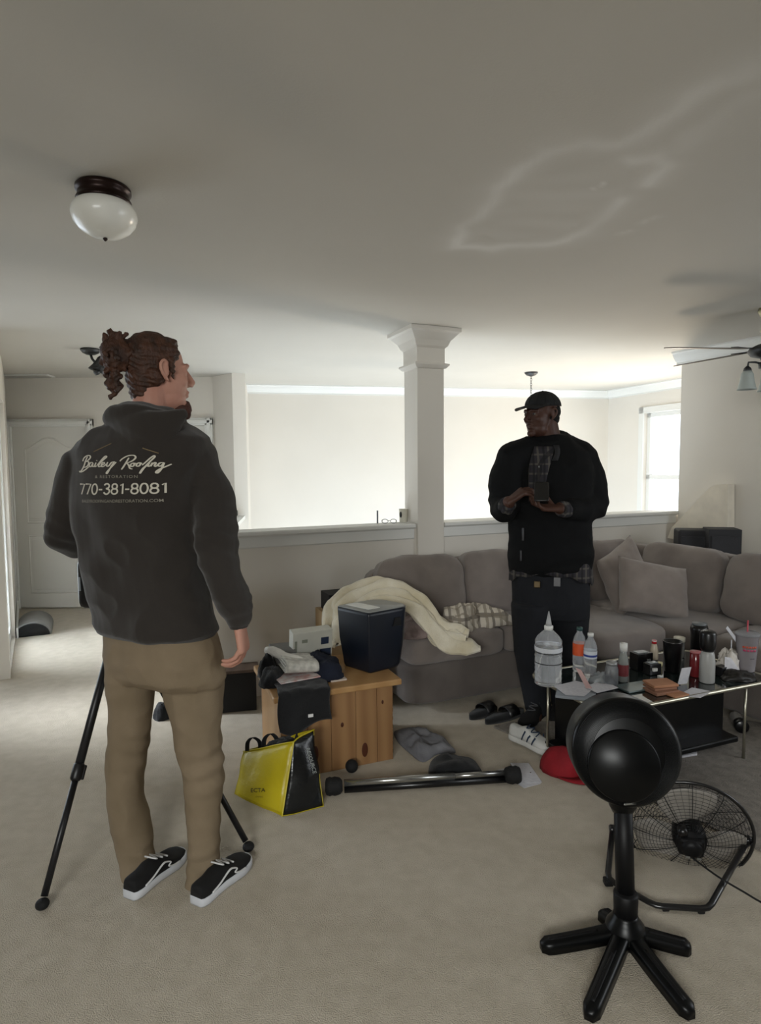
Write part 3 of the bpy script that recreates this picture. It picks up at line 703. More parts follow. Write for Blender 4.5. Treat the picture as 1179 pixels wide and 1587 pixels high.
# ceiling fan at the right edge
M_blade = mat('fan_blade', '6e675d', .5, col2='625b52'); M_brass = mat('aged_brass', 'b3ae90', .35, metal=.5, col2='9c9778')
FC = V((2.37, 3.8, CEIL)); cf = empty('ceiling_fan', FC, 'ceiling fan with thin dark blades and frosted tulip lamp at the right edge', 'ceiling fan')
bm = BM(); lathe(bm, [(.055, 0), (.06, -.02), (.045, -.05), (.02, -.065), (.018, -.07), (.018, -.11), (.04, -.12), (.045, -.14), (.02, -.15), (.02, -.22)], Matrix.Translation(FC), 32); obj('mount', bm, M_brass, cf)
hz = CEIL - .25
bm = BM(); lathe(bm, [(.02, .04), (.06, .03), (.10, .01), (.11, -.01), (.09, -.035), (.04, -.05), (.03, -.07), (.05, -.08), (.045, -.11), (.001, -.115)], Matrix.Translation((FC.x, FC.y, hz)), 32); obj('motor', bm, M_gun, cf)
for k in range(5):
    a = math.radians(186) - k * 2 * PI / 5
    Mx = Matrix.Translation((FC.x, FC.y, hz)) @ Matrix.Rotation(a, 4, 'Z') @ Matrix.Rotation(math.radians(-9), 4, 'X')
    bm = BM(); prism(bm, [Mx @ V(q) for q in ((.16, -.045, .0), (.30, -.06, 0), (.60, -.07, 0), (.64, -.05, 0), (.655, 0, 0), (.64, .05, 0), (.60, .07, 0), (.30, .06, 0), (.16, .045, 0))], Z * .006); bl_ = obj('blade', bm, M_blade, cf)
    bm = BM(); prism(bm, [Mx @ V(q) for q in ((.07, -.02, .004), (.14, -.012, .004), (.22, -.03, .008), (.22, .03, .008), (.14, .012, .004), (.07, .02, .004))], Z * .006); obj('blade_bracket', bm, M_gun, cf)
for k in range(3):
    a = math.radians(176) + k * 2 * PI / 3; dx = V((math.cos(a), math.sin(a), 0)); p = V((FC.x, FC.y, hz - .085))
    s0 = p + dx * .115 + Z * -.03
    bm = BM(); tube(bm, [p + dx * .03, p + dx * .07 + Z * .01, p + dx * .11 + Z * .01, s0 + Z * .01], .006); lathe(bm, [(.005, .02), (.02, .005), (.026, -.02), (.001, -.022)], Matrix.Translation(s0), 20); arm_ = obj('lamp_arm', bm, M_gun, cf)
    bm = BM(); lathe(bm, [(.024, -.012), (.034, -.03), (.04, -.07), (.05, -.115), (.056, -.125), (.053, -.125), (.036, -.07), (.028, -.03), (.001, -.02)], Matrix.Translation(s0), 28); obj('lamp_shade', bm, mat('frosted_glass', 'b9c1bd', .5, col2='aeb6b2'), cf)
# ------------------------------------------------------------------ ledge clutter
M_cup = mat('cup_ceramic', 'd9d5c6', .4); M_dk = mat('dark_plastic', '1c1c1e', .4); M_steel = mat('steel', 'a8aaa8', .3, metal=.8)
def LG(px, py=None, s=-.09): # point on the ledge top
    q = FL(px, 809, LEDGE); return q
q = W(-.04, -.09, LEDGE); q = FL(625, 809, LEDGE)
cu = empty('cup', q, 'white cup with a dark mark on the half-wall ledge against the column', 'cup')
bm = BM(); lathe(bm, [(.026, 0), (.029, .004), (.032, .09), (.033, .094), (.030, .092), (.026, .01), (.001, .008)], Matrix.Translation(q), 28); obj('body', bm, M_cup, cu)
bm = BM(); ell(bm, q + V((-.02, -.026, .055)), (.009, .006, .022)); obj('emblem', bm, M_dk, cu)
q = FL(585, 811, LEDGE); bm = BM(); box(bm, (0, 0, .045), (.012, .02, .09), Matrix.Translation(q), bev=.002); obj('charger', bm, mat('grey_plastic', '7d8289', .4), label='thin upright grey gadget on the half-wall ledge', cat='gadget')
q = FL(603, 811, LEDGE); gl = empty('eyeglasses', q, 'dark-framed eyeglasses resting on the half-wall ledge left of the cup', 'eyeglasses')
for sx in (-.03, .03):
    bm = BM(); tube(bm, [q + V((sx + .022 * math.cos(a * PI / 8), -.01, .016 + .014 * math.sin(a * PI / 8))) for a in range(16)], .0022, n=6, closed=True); obj('rim', bm, M_dk, gl)
    bm = BM(); tube(bm, [q + V((sx * 1.7, -.01, .02)), q + V((sx * 1.7, .06, .018)), q + V((sx * 1.6, .09, .006))], .002, n=6); obj('temple', bm, M_dk, gl)
bm = BM(); tube(bm, [q + V((-.008, -.01, .018)), q + V((0, -.012, .022)), q + V((.008, -.01, .018))], .002, n=6); obj('bridge', bm, M_dk, gl)
q = FL(372, 797, .985); q = V((-1.44, 6.05, .985)); bm = BM(); box(bm, (0, 0, .03), (.05, .05, .06), Matrix.Translation(q), bev=.01); obj('green_candle', bm, mat('dark_green', '1e2a22', .5), label='small dark green object on the white sill beside the hall corner', cat='candle')
# ------------------------------------------------------------------ speakers behind the sofa
M_spk = mat('speaker_grey', '2e2e31', .75, col2='29292c'); M_spk2 = mat('speaker_cloth', '3a3a3d', .95, bump=.4, bscale=300)
def spk(name, pxc, D, w_, dpt, zt, lab, rnd):
    q = AT(pxc, 830, D); q.z = 0; e = empty(name, q, lab, 'speaker', 'black speakers behind the sofa')
    Mx = place(q, DR * -1 if False else V((.93, -.25, 0)))
    bm = BM(); box(bm, (0, 0, zt / 2 + .01), (w_, dpt, zt - .02), Mx, bev=rnd, seg=4); obj('cabinet', bm, M_spk, e)
    bm = BM(); box(bm, (0, -dpt / 2 - .004, zt / 2), (w_ * .86, .012, zt * .9), Mx, bev=.004); obj('grille', bm, M_spk2, e)
    bm = BM(); box(bm, (0, 0, .006), (w_ * .9, dpt * .9, .012), Mx); obj('foot', bm, M_dk, e)
spk('floor_speaker', 1073, 4.66, .235, .20, .965, 'left tall dark grey speaker behind the sofa by the stair trim', .02)
spk('floor_speaker', 1118, 4.50, .215, .20, .985, 'right tall dark grey speaker behind the sofa, nearer the right edge', .006)
# ------------------------------------------------------------------ coffee table
M_chrome = mat('brushed_metal', 'b9b5a4', .28, metal=.85, col2='a8a494')
M_tint = mat('tinted_glass', '1c2423', .06, spec=.8, col2='1a2221', coat=.5)
M_lacq = mat('black_lacquer', '08090b', .35, col2='060708')
TT = .42
T0 = FL(936, 1104, TT); tA = V((.93, .367, 0)).normalized(); tB = V((-tA.y, tA.x, 0)); TLn, TW = 1.04, .54
tbl = empty('coffee_table', T0 + tA * TLn / 2 + tB * TW / 2 - Z * TT, 'low dark glass coffee table with a pale metal rim, crowded with bottles and papers', 'table')
Mt = frame(tA, tB, Z, V((T0.x, T0.y, 0)))
def rr(off, z, rad=.075, n=8):
    out = []; x0, x1, y0, y1 = -off, TLn + off, -off, TW + off; r = rad + off
    for cx, cy, a0 in ((x1 - r, y1 - r, 0), (x0 + r, y1 - r, 90), (x0 + r, y0 + r, 180), (x1 - r, y0 + r, 270)):
        for i in range(n + 1):
            a = math.radians(a0 + 90 * i / n); out.append(Mt @ V((cx + r * math.cos(a), cy + r * math.sin(a), z)))
    return out
bm = BM(); rings(bm, [rr(-.012, TT - .012), rr(-.012, TT - .001)], smooth=False); obj('tabletop', bm, M_tint, tbl)
bm = BM(); tube(bm, rr(0, TT - .006), .009, n=10, closed=True); obj('rim', bm, M_chrome, tbl)
bm = BM(); box(bm, (TLn * .56, .39, .19), (TLn * .82, .28, .38), Mt, bev=.008); obj('pedestal', bm, M_lacq, tbl)
bm = BM(); box(bm, (TLn * .52, .33, .06), (TLn * .9, .34, .03), Mt, bev=.008); obj('lower_shelf', bm, M_lacq, tbl)
for x, y in ((.07, .10), (TLn - .10, .08), (.07, TW - .07), (TLn - .10, TW - .07)):
    bm = BM(); cyl(bm, Mt @ V((x, y, 0)), Mt @ V((x, y, TT - .01)), .0065); obj('leg', bm, M_chrome, tbl)
# rug under the table
M_rug = mat('grey_rug', '8b857d', .98, col2='79736c', nscale=26, bump=.8, bscale=170)
r0 = FL(765, 1128); r1 = FL(1165, 1314); rd = (r1 - r0).normalized(); rn = V((-rd.y, rd.x, 0))
bm = BM(); prism(bm, [r0 + Z * .001, r1 + rd * .5 + Z * .001, r1 + rd * .5 + rn * 1.7 + Z * .001, r0 + rn * 1.15 + rd * .7 + Z * .001, r0 + rn * .12 + rd * .02 + Z * .001], Z * .009)
obj('rug', bm, M_rug, label='flat grey rug under the coffee table, reaching the right edge', cat='rug')
# ------------------------------------------------------------------ bottles and clutter
def TP(px, py): return FL(px, py, TT)
M_pet = mat('clear_plastic', (.93, .95, .97), .10, trans=.80, ior=1.15, col2=(.88, .91, .95))
M_water = mat('water', (.93, .96, .98), .02, trans=1.0, ior=1.2, col2=(.93, .96, .98))
M_wht = mat('white_plastic', 'dcdcd8', .4); M_blk = mat('black_plastic', '0b0b0d', .35, coat=.2); M_red = mat('red_plastic', 'b3222a', .45)
def bottle(name, px, py, prof, body, label, cat, caps_=None, bands=(), group=None):
    q = TP(px, py) + Z * .0005; e = empty(name, q, label, cat, group); T = Matrix.Translation(q)
    bm = BM(); lathe(bm, prof, T, 28); obj('body', bm, body, e)
    if caps_:
        bm = BM(); lathe(bm, caps_[0], T, 24); obj('cap', bm, caps_[1], e)
    for pr, m in bands:
        bm = BM(); lathe(bm, pr, T, 28, cap=False); obj('label_band', bm, m, e)
    return e
jp = [(.05, 0), (.062, .005)]
for k in range(9): jp += [(.0635, .014 + k * .021), (.0605, .022 + k * .021)]
jp += [(.063, .20), (.062, .212), (.05, .232), (.03, .252), (.018, .262), (.017, .278)]
jug = bottle('water_jug', 849, 1060, jp, M_pet, 'large clear ribbed plastic water jug at the left end of the coffee table', 'bottle',
    ([(.020, .262), (.021, .278), (.020, .281), (.001, .282)], M_wht),
    [([(.0642, .165), (.0642, .185)], mat('pale_label', 'c9ccd2', .5)), ([(.0645, .158), (.0645, .162)], M_blk), ([(.0645, .108), (.0645, .112)], M_blk)])
bm = BM(); q = TP(849, 1060); lathe(bm, [(.006, .01), (.058, .011), (.057, .185), (.001, .186)][1:], Matrix.Translation(q), 24); obj('water', bm, M_water, jug)
bm = BM(); lathe(bm, [(.015, .283), (.012, .30), (.002, .35)], Matrix.Translation(q), 20); obj('spout', bm, mat('frosted_spout', 'c5c6c8', .3, trans=.4), jug)
bp = [(.026, 0), (.031, .006), (.031, .02), (.029, .03), (.032, .045), (.032, .15), (.026, .175), (.013, .20), (.0125, .212)]
bottle('soda_bottle', 897, 1040, bp, M_pet, 'soda bottle with an orange label behind the jug on the coffee table', 'bottle', ([(.0145, .208), (.0145, .224), (.001, .2245)], mat('green_cap', '2c4a48', .4)),
    [([(.0326, .085), (.0326, .145)], mat('orange_label', 'd4582e', .5))])
bottle('water_bottle', 914, 1046, [(r, z * .93) for r, z in bp], M_pet, 'small clear water bottle with a blue-striped label beside the soda bottle', 'bottle', ([(.0145, .195), (.0145, .21), (.001, .2105)], M_wht),
    [([(.0322, .088), (.0322, .125)], mat('white_label', 'd3d8e0', .5)), ([(.0326, .097), (.0326, .107)], mat('blue_band', '2b3f8c', .5))])
M_jar = mat('pale_glass', 'b9bcc0', .12, trans=.75, ior=1.2)
bottle('glass_jar', 947, 1064, [(.026, 0), (.03, .004), (.03, .085), (.024, .10), (.022, .112)], M_jar, 'squat pale glass jar in front of the white-capped bottle on the table', 'jar', ([(.025, .104), (.025, .118), (.001, .119)], mat('tin_lid', '9a9b9c', .4, metal=.6)))
bottle('spray_bottle', 965, 1056, [(.02, 0), (.024, .004), (.024, .09), (.02, .12), (.015, .14), (.015, .155)], mat('milky_glass', '9fa39f', .2, trans=.4), 'tall slim bottle with a white cap and dark red label beside the jar', 'bottle', ([(.018, .148), (.018, .186), (.001, .187)], M_wht), [([(.0246, .03), (.0246, .085)], mat('wine_label', '6d2a2e', .5))])
def bx_(name, px, py, s, rot, m, label, cat, bev=.003, dz=0, group=None):
    q = TP(px, py) + Z * (.0005 + dz); bm = BM(); box(bm, (0, 0, s[2] / 2), s, rotz(rot, q), bev=bev)
    return obj(name, bm, m, label=label, cat=cat, group=group)
def bxp(name, px, py, s, rot, m, label, cat, parts, bev=.003):
    q = TP(px, py) + Z * .0005; e = empty(name, q, label, cat); M_ = rotz(rot, q)
    bm = BM(); box(bm, (0, 0, s[2] / 2), s, M_, bev=bev); obj('case', bm, m, e)
    for nm, c, ss, mm in parts: bm = BM(); box(bm, c, ss, M_, bev=.001); obj(nm, bm, mm, e)
bxp('black_case', 993, 1036, (.095, .06, .085), .3, M_blk, 'tall black case with a pale edge on the table left of the black tumbler', 'case', [('trim', (-.005, -.0, .087), (.06, .04, .004), mat('pale_grey', '9da2a6', .3)), ('latch', (.02, -.032, .05), (.02, .005, .012), M_steel)])
bxp('black_case', 1010, 1044, (.07, .05, .055), .3, M_blk, 'lower black case in front of the tall black one on the table', 'case', [('trim', (0, -.0, .057), (.05, .03, .004), mat('pale_grey2', '8b9296', .3)), ('bulb', (-.01, -.03, .03), (.025, .012, .015), M_wht)])
bottle('sauce_bottle', 1013, 1022, [(.018, 0), (.021, .004), (.021, .045), (.014, .08), (.009, .09)], mat('cream_glass', 'b8ab97', .3), 'small cream bottle with a red and white cap behind the black cases', 'bottle', ([(.0125, .086), (.0125, .104), (.001, .105)], M_red), [([(.0127, .099), (.0127, .105)], M_wht)])
bottle('pill_bottle', 1022, 1044, [(.010, 0), (.012, .002), (.012, .04)], mat('amber_glass', '8d8a70', .2, trans=.4), 'tiny bottle with a pale yellow cap by the black cases', 'bottle', ([(.013, .04), (.013, .058), (.001, .059)], mat('yellow_cap', 'd6cfa4', .4)))
bx_('white_cube', 1023, 1052, (.022, .02, .016), .3, M_wht, 'tiny white plastic piece near the tan envelopes on the table', 'trinket')
tu = bottle('black_tumbler', 1041, 1040, [(.034, 0), (.037, .004), (.046, .15), (.047, .154), (.043, .154), (.038, .02), (.001, .018)], M_blk, 'matte black tumbler without lid on the coffee table', 'tumbler')
bottle('candle_jar', 1052, 1018, [(.024, 0), (.027, .003), (.027, .085)], mat('clear_jar', 'aeb0b0', .15, trans=.6), 'clear jar with a cream lid standing behind the black tumbler', 'jar', ([(.028, .085), (.029, .088), (.029, .108), (.001, .109)], mat('cream_lid', 'd8d3c4', .5)))
bottle('red_candle', 1077, 1048, [(.024, 0), (.027, .004), (.027, .115), (.024, .118)], mat('red_glass', '6f2327', .2, coat=.3), 'dark red jar candle left of the grey thermos bottle', 'candle', ([(.027, .1185), (.027, .124), (.001, .125)], mat('pink_rim', 'b06a6c', .4)))
th = bottle('thermos_bottle', 1095, 1057, [(.03, 0), (.034, .004), (.034, .10), (.03, .135), (.022, .16)], mat('thermos_grey', 'a6a6a4', .35, col2='9c9c9a'), 'grey-bodied bottle with a big black top at the centre right of the table', 'bottle', ([(.026, .15), (.034, .165), (.036, .19), (.036, .235), (.032, .245), (.02, .25), (.001, .251)], M_blk))
km = empty('coffee_press', TP(1082, 1022), 'tall black flask with a flat lid behind the grey bottle on the table', 'flask')
q = TP(1082, 1022); bm = BM(); lathe(bm, [(.036, 0), (.04, .005), (.042, .14), (.045, .165), (.04, .185), (.001, .186)], Matrix.Translation(q), 28); obj('body', bm, M_blk, km)
bm = BM(); lathe(bm, [(.034, .187), (.036, .189), (.036, .198), (.001, .2)], Matrix.Translation(q), 28); obj('lid', bm, mat('lid_grey', '6f7375', .3), km)
bm = BM(); tube(bm, [q + V((.04, 0, .16)), q + V((.065, 0, .155)), q + V((.068, 0, .10)), q + V((.042, 0, .06))], .006); obj('handle', bm, M_blk, km)
# papers, cards, envelopes
def paper(name, pts, D_or_z, m, label, cat, th=.0015, group=None):
    bm = BM(); prism(bm, [TP(x, y) + Z * D_or_z for x, y in pts], Z * th); return obj(name, bm, m, label=label, cat=cat, group=group)
M_pap = mat('white_paper', 'c9c8cc', .8, col2='bdbcc2', nscale=60); M_pnk = mat('pink_card', 'c7a6a2', .8)
bx_('notepad', 892, 1078, (.17, .12, .012), -.35, mat('notepad_grey', '8e949c', .7), 'grey-covered notepad under loose papers at the table\'s near left corner', 'notepad')
paper('loose_paper', [(858, 1068), (892, 1060), (925, 1068), (905, 1084), (876, 1082)], .014, M_pap, 'white loose sheet on top of the grey notepad', 'paper')
paper('loose_paper', [(905, 1070), (935, 1060), (958, 1072), (925, 1080)], .017, M_pap, 'white sheet to the right of the pink card, near the glass jar', 'paper')
q = TP(904, 1073); bm = BM(); prism(bm, [q + V((-.028, .03, .105)), q + V((-.008, .015, .10)), q + V((.035, -.01, .022)), q + V((.012, .0, .018))], V((0, .0015, 0))); obj('pink_card', bm, M_pnk, label='pink folded card standing on the loose papers near the water jug', cat='card')
M_plasticbag = mat('crinkled_film', 'b9bec2', .12, trans=.55, ior=1.15)
bm = BM(); heap(bm, TP(932, 1060), .045, .035, .045, seed=61, amp=.8); obj('plastic_wrap', bm, M_plasticbag, label='crinkled clear plastic wrapper between the water bottle and the jar', cat='wrapper')
bx_('magazine', 985, 1066, (.17, .10, .008), .35, mat('teal_magazine', '5f6f6e', .3), 'greenish magazine lying left of the tan envelopes', 'magazine')
M_env = mat('tan_envelope', 'ad7c5d', .75, col2='9c6c4e'); M_env2 = mat('brown_envelope', '8f6650', .75)
for i, (x, y, rot, m, s, lb) in enumerate(((1024, 1072, .42, M_env2, (.13, .09, .014), 'brown paper envelope at the bottom of the envelope stack'), (1022, 1070, .36, M_env2, (.12, .085, .010), 'thin brown envelope in the middle of the stack'), (1023, 1069, .28, M_env, (.125, .09, .012), 'tan orange envelope on top of the stack on the table'))):
    bx_('envelope', x, y, s, rot - .1, m, lb, 'envelope', dz=[0, .0145, .025][i], group='envelopes stacked on the table')
bx_('envelope', 1050, 1078, (.09, .05, .008), .42, M_env, 'small tan envelope sticking out to the right beneath the stack', 'envelope', group='envelopes stacked on the table')
q = TP(1060, 1062); bm = BM(); M_ = place(q + Z * .045, (.95, .3, .0), (.05, -.25, .95)); box(bm, (0, 0, 0), (.055, .002, .088), M_); obj('white_card', bm, M_pap, label='white card standing upright between the tumbler and the grey bottle', cat='card')
paper('receipt', [(1050, 1078), (1072, 1066), (1103, 1072), (1085, 1082)], .0005, M_pap, 'pale receipt lying flat in front of the grey bottle', 'paper')
bx_('dark_box', 1118, 1046, (.05, .045, .045), .4, M_dk, 'small dark box beneath the crumpled tissue on the table', 'box')
bm = BM(); heap(bm, TP(1143, 1052), .075, .05, .035, seed=71, amp=.5); obj('black_pouch', bm, mat('black_leather', '15120f', .5), label='flat black pouch at the near right rim of the table', cat='pouch')
M_tis = mat('tissue', 'd6d0c8', .95, bump=.5, bscale=90)
bm = BM(); heap(bm, TP(1128, 1040) + Z * .0, .05, .045, .085, seed=74, amp=.9); obj('tissue', bm, M_tis, label='crumpled white tissue left of the big plastic cup', cat='tissue')
bm = BM(); q = TP(1135, 1048); prism(bm, [q + V((-.04, 0, .035)), q + V((.03, -.01, .03)), q + V((.0, .02, .085)), q + V((-.03, .02, .09))], V((.001, .002, .001))); obj('napkin', bm, M_pap, label='white napkin corner leaning on the tissue', cat='napkin')
# big iced-drink cup
q = TP(1156, 1039); cup = empty('iced_drink_cup', q, 'large clear plastic cup with pink and orange print, lid and red straw', 'cup')
bm = BM(); lathe(bm, [(.036, 0), (.038, .004), (.052, .175), (.0545, .178), (.0545, .184), (.051, .184), (.036, .006), (.001, .005)], Matrix.Translation(q), 36); obj('body', bm, mat('cup_plastic', 'c9c4c8', .15, trans=.55, ior=1.1), cup)
bm = BM(); lathe(bm, [(.0355, .007), (.0395, .058), (.001, .059)], Matrix.Translation(q), 32); obj('drink', bm, mat('tea_drink', 'a07a5f', .2), cup)
bm = BM(); lathe(bm, [(.056, .180), (.057, .186), (.055, .194), (.048, .197), (.001, .198)], Matrix.Translation(q), 36); obj('lid', bm, mat('lid_clear', 'c3c4c8', .15, trans=.6, ior=1.1), cup)
bm = BM(); tube(bm, [q + V((.002, 0, .06)), q + V((-.0, 0, .20)), q + V((.0, 0, .255))], .0035); obj('straw', bm, mat('straw_red', 'c24a58', .4), cup)
mpk = mat('print_pink', 'b8476a', .5); mor = mat('print_orange', 'c5563f', .5)
for rowi, (z, segs, m) in enumerate(((.125, [(-.95, -.70), (-.64, -.42), (-.36, -.14), (-.08, .10), (.16, .40)], mor), (.108, [(-.90, -.6), (-.54, -.30), (-.24, .05), (.11, .36)], mpk), (.070, [(-.2, .0), (.04, .3)], mat('print_dark', '5c5560', .5)))):
    for a0, a1 in segs:
        bm = BM(); P = []
        for i in range(5):
            a = -PI / 2 + a0 + (a1 - a0) * i / 4; r = .038 + .014 * z / .175 + .0012; P.append((a, r))
        h = .010 if rowi < 2 else .004
        vs = []; 
        rings(bm, [[q + V((math.cos(a) * (r + o), math.sin(a) * (r + o), zz)) for o, zz in ((0, z), (.0008, z), (.0008, z + h), (0, z + h))] for a, r in P])
        obj('print_mark', bm, m, cup)
bm = BM(); M_ = place(TP(1132, 1030) + Z * .16, (.7, .5, .5), (-.5, .1, .9)); box(bm, (0, 0, 0), (.02, .002, .09), M_); cyl(bm, TP(1132, 1030), TP(1132, 1030) + Z * .13, .003)
obj('folded_card', bm, M_pap, label='narrow white folded card standing left of the big plastic cup', cat='card')
bm = BM(); heap(bm, W(1.93, .55, .46), .10, .09, .10, seed=81, amp=.6); obj('white_tissue_heap', bm, M_tis, label='white crumpled cloth on the sofa seat beyond the big plastic cup', cat='cloth')
# ------------------------------------------------------------------ floor clutter
M_grey = mat('grey_jersey', '77777b', .95, col2='6b6b70', bump=.4, bscale=250)
bm = BM()
gs = [(612, 1134), (645, 1133), (668, 1140), (706, 1166), (678, 1170), (655, 1182), (632, 1166), (616, 1150)]
def blob(poly, h, m, name, label, cat, amp=.5, seed=0, n=26, thick=0):
    pts = [FL(*p) for p in poly]; c = sum(pts, V((0, 0, 0))) / len(pts); sp_ = spline(pts, 5, True)
    R_ = [sp_]; bm = BM(); lv = 9; rs = []
    for i in range(lv + 1):
        t = i / lv; k = math.cos(t * PI / 2) ** .8 if i < lv else .02; hh = h * (math.sin(t * PI / 2))
        r = []
        for p in sp_:
            q = c + (p - c) * k; r.append(V((q.x, q.y, hh * (1 + amp * nz3(q, 14, seed) + amp * .5 * nz3(q, 30, seed + 3)) + (.002 if i == 0 else 0))))
        rs.append(r)
    rings(bm, rs); return obj(name, bm, m, label=label, cat=cat)
blob(gs, .05, M_grey, 'grey_shirt', 'grey jersey garment crumpled on the carpet between chest and sofa', 'clothing', amp=1.1, seed=3)
# sandals / dark strap shoes under the man in black
def sandal(p0, p1, lab):
    a, b = FL(*p0), FL(*p1); d = (b - a).normalized(); s = V((-d.y, d.x, 0)); L = (b - a).length
    e = empty('sandal', a + d * L / 2, lab, 'sandal', 'black sandals before the sofa')
    o = []
    for i in range(24):
        t = 2 * PI * i / 24; o.append(a + d * (L / 2 + L / 2 * math.cos(t)) + s * (.045 * math.sin(t) * (1 + .15 * math.cos(t))))
    bm = BM(); rings(bm, [[p + Z * .001 for p in o], [p + Z * .028 for p in o]]); obj('sole', bm, M_blackcloth, e)
    bm = BM()
    rs = []
    for i in range(9):
        t = PI * i / 8; c1 = a + d * (L * .62) + s * (.05 * math.cos(t)) + Z * (.022 + .042 * math.sin(t)); rs.append([c1 - d * .04, c1 + d * .04, c1 + d * .04 + Z * .005, c1 - d * .04 + Z * .005])
    rings(bm, rs); obj('strap', bm, M_blk, e)
sandal((728, 1116), (768, 1100), 'black sandal with thick strap farthest left before the sofa'); sandal((752, 1123), (810, 1104), 'black sandal nearer the camera, beside the man in black')
# white sneaker with blue stripes
def shoe(name, heel, toe, label, m_up, m_sole, m_det, stripes='side', group=None, tilt=0.0, hgt=1.0, cat='shoe', parent=None, m_lace=None, wid=1.0):
    a, b = V(heel), V(toe); d = (b - a).normalized(); L = (b - a).length; s = V((d.y, -d.x, 0)).normalized(); up = s.cross(d).normalized()
    e = parent if parent is not None else empty(name, a + d * L / 2, label, cat, group)
    def P(t, w, z): return a + d * (t * L) + s * (w * wid) + up * z
    hw = [(0, .022), (.03, .031), (.1, .037), (.25, .036), (.42, .036), (.58, .043), (.72, .049), (.84, .045), (.93, .034), (.98, .020), (1.0, .008)]
    def outl(off, z):
        r = [P(t, w + off, z) for t, w in hw] + [P(t, -(w + off) * .93, z) for t, w in hw[::-1]]; return r
    bm = BM(); rings(bm, [outl(0, .001), outl(.003, .006), outl(.003, .026), outl(-.001, .029)]); sole = obj('sole', bm, m_sole, e)
    hts = [(0.01, .078), (.04, .082), (.12, .080), (.22, .080), (.32, .092), (.42, .090), (.52, .078), (.64, .063), (.76, .055), (.87, .050), (.95, .042), (.99, .030)]
    def w_at(t):
        for (t0, w0), (t1, w1) in zip(hw, hw[1:]):
            if t0 <= t <= t1: return w0 + (w1 - w0) * (t - t0) / (t1 - t0)
        return .01
    rs = []
    for t, h in hts:
        w = w_at(t) - .001; r = []
        for i in range(17):
            ang = PI * i / 16; cx = math.cos(ang); sz = math.sin(ang); r.append(P(t, w * math.copysign(abs(cx) ** .75, cx), .026 + (h * hgt - .026) * abs(sz) ** .7))
        rs.append(r)
    bm = BM(); rings(bm, rs); obj('upper', bm, m_up, e)
    def side(t, hf, sg):
        w = w_at(t) - .001; h = [h for tt, h in hts if tt <= t][-1]; h = .026 + (h * hgt - .026) * hf
        ang = math.asin(min(1, (hf) ** (1 / .7))); return P(t, sg * (w * math.cos(ang) ** .75 + .0015), h)
    if stripes == 'wave':
        for sg in (1, -1):
            pts = [side(t, h, sg) for t, h in ((.16, .12), (.30, .30), (.42, .48), (.50, .62), (.56, .66), (.60, .50), (.56, .30), (.64, .16), (.74, .10))]
            bm = BM(); tube(bm, spline(pts, 5), .0042, n=8, flat=.6); obj('stripe', bm, m_det, e)
    elif stripes == 'bars':
        for sg in (1, -1):
            for t in (.34, .46, .58):
                bm = BM(); tube(bm, [side(t, .1, sg), side(t + .03, .45, sg), side(t + .06, .8, sg)], .007, n=8, flat=.35); obj('stripe', bm, m_det, e)
    bm = BM(); zz = [(.62, .028, .066), (.58, -.028, .072), (.52, .030, .080), (.47, -.030, .086), (.42, .030, .092), (.38, -.028, .095)]
    tube(bm, spline([P(t, w * .8, z * hgt + .004) for t, w, z in zz], 4), .003, n=6); obj('laces', bm, m_lace or m_det, e)
    return e
M_swht = mat('sneaker_white', 'c9c9c6', .6); M_sblue = mat('sneaker_blue', '273a52', .5)
hh = FL(792, 1146); tt = FL(862, 1176)
shoe('sneaker', (hh.x, hh.y, .012), (tt.x, tt.y, .012), 'white sneaker with dark blue stripes on the rug left of the red cap', M_swht, M_swht, M_sblue, 'bars')
# red cap
M_redc = mat('red_cloth', '8e1420', .85, col2='7c101b', bump=.3, bscale=220)
rc = FL(870, 1194); cp = empty('baseball_cap', rc, 'bright red cap lying on the carpet beside the pedestal fan head', 'cap')
bm = BM(); t = bmesh.new(); bmesh.ops.create_uvsphere(t, u_segments=28, v_segments=16, radius=1)
for v in t.verts:
    p = v.co.copy(); k = 1 + .06 * noise.noise(p * 3); v.co = V((p.x * .105 * k, p.y * .085 * k, max(p.z, -.0) * .115 * k))
merge(bm, t, rotz(-.6, rc)); obj('crown', bm, M_redc, cp)
bm = BM(); rs = []
for i in range(13):
    a = math.radians(-75 + 150 * i / 12); o = V((.098 * math.cos(a), .08 * math.sin(a), .006)); o2 = V((.098 * math.cos(a) + .075 * math.cos(a) ** .7, .08 * math.sin(a), .010 - .008 * abs(math.sin(a))))
    Mq = rotz(-.95, rc); rs.append([Mq @ o, Mq @ o2, Mq @ (o2 + V((0, 0, .005))), Mq @ (o + V((0, 0, .006)))])
rings(bm, rs); obj('brim', bm, M_redc, cp)
# papers on the floor
def fpaper(pts, z, lab):
    bm = BM(); prism(bm, [FL(*p) + Z * z for p in pts], Z * .0015); return obj('paper_sheet', bm, M_pap, label=lab, cat='paper', group='papers on the carpet')
fpaper([(770, 1194), (800, 1188), (838, 1215), (812, 1222)], .001, 'lower white sheet on the carpet under the knob end of the pole')
fp = fpaper([(790, 1184), (819, 1184), (840, 1214), (812, 1215)], .0035, 'upper white sheet with a small red dot on the carpet')
bm = BM(); q = FL(822, 1199) + Z * .0055; lathe(bm, [(.004, 0), (.004, .0006)], Matrix.Translation(q), 12); obj('dot', bm, mat('maroon_dot', '5a2a30', .6), fp)
bm = BM(); prism(bm, [FL(1056, 1178) + Z * .011, FL(1056, 1166) + Z * .011, FL(1078, 1164) + Z * .011, FL(1080, 1174) + Z * .011], Z * .01); obj('white_packet', bm, M_pap, label='small white packet on the rug to the right of the fan head', cat='packet')
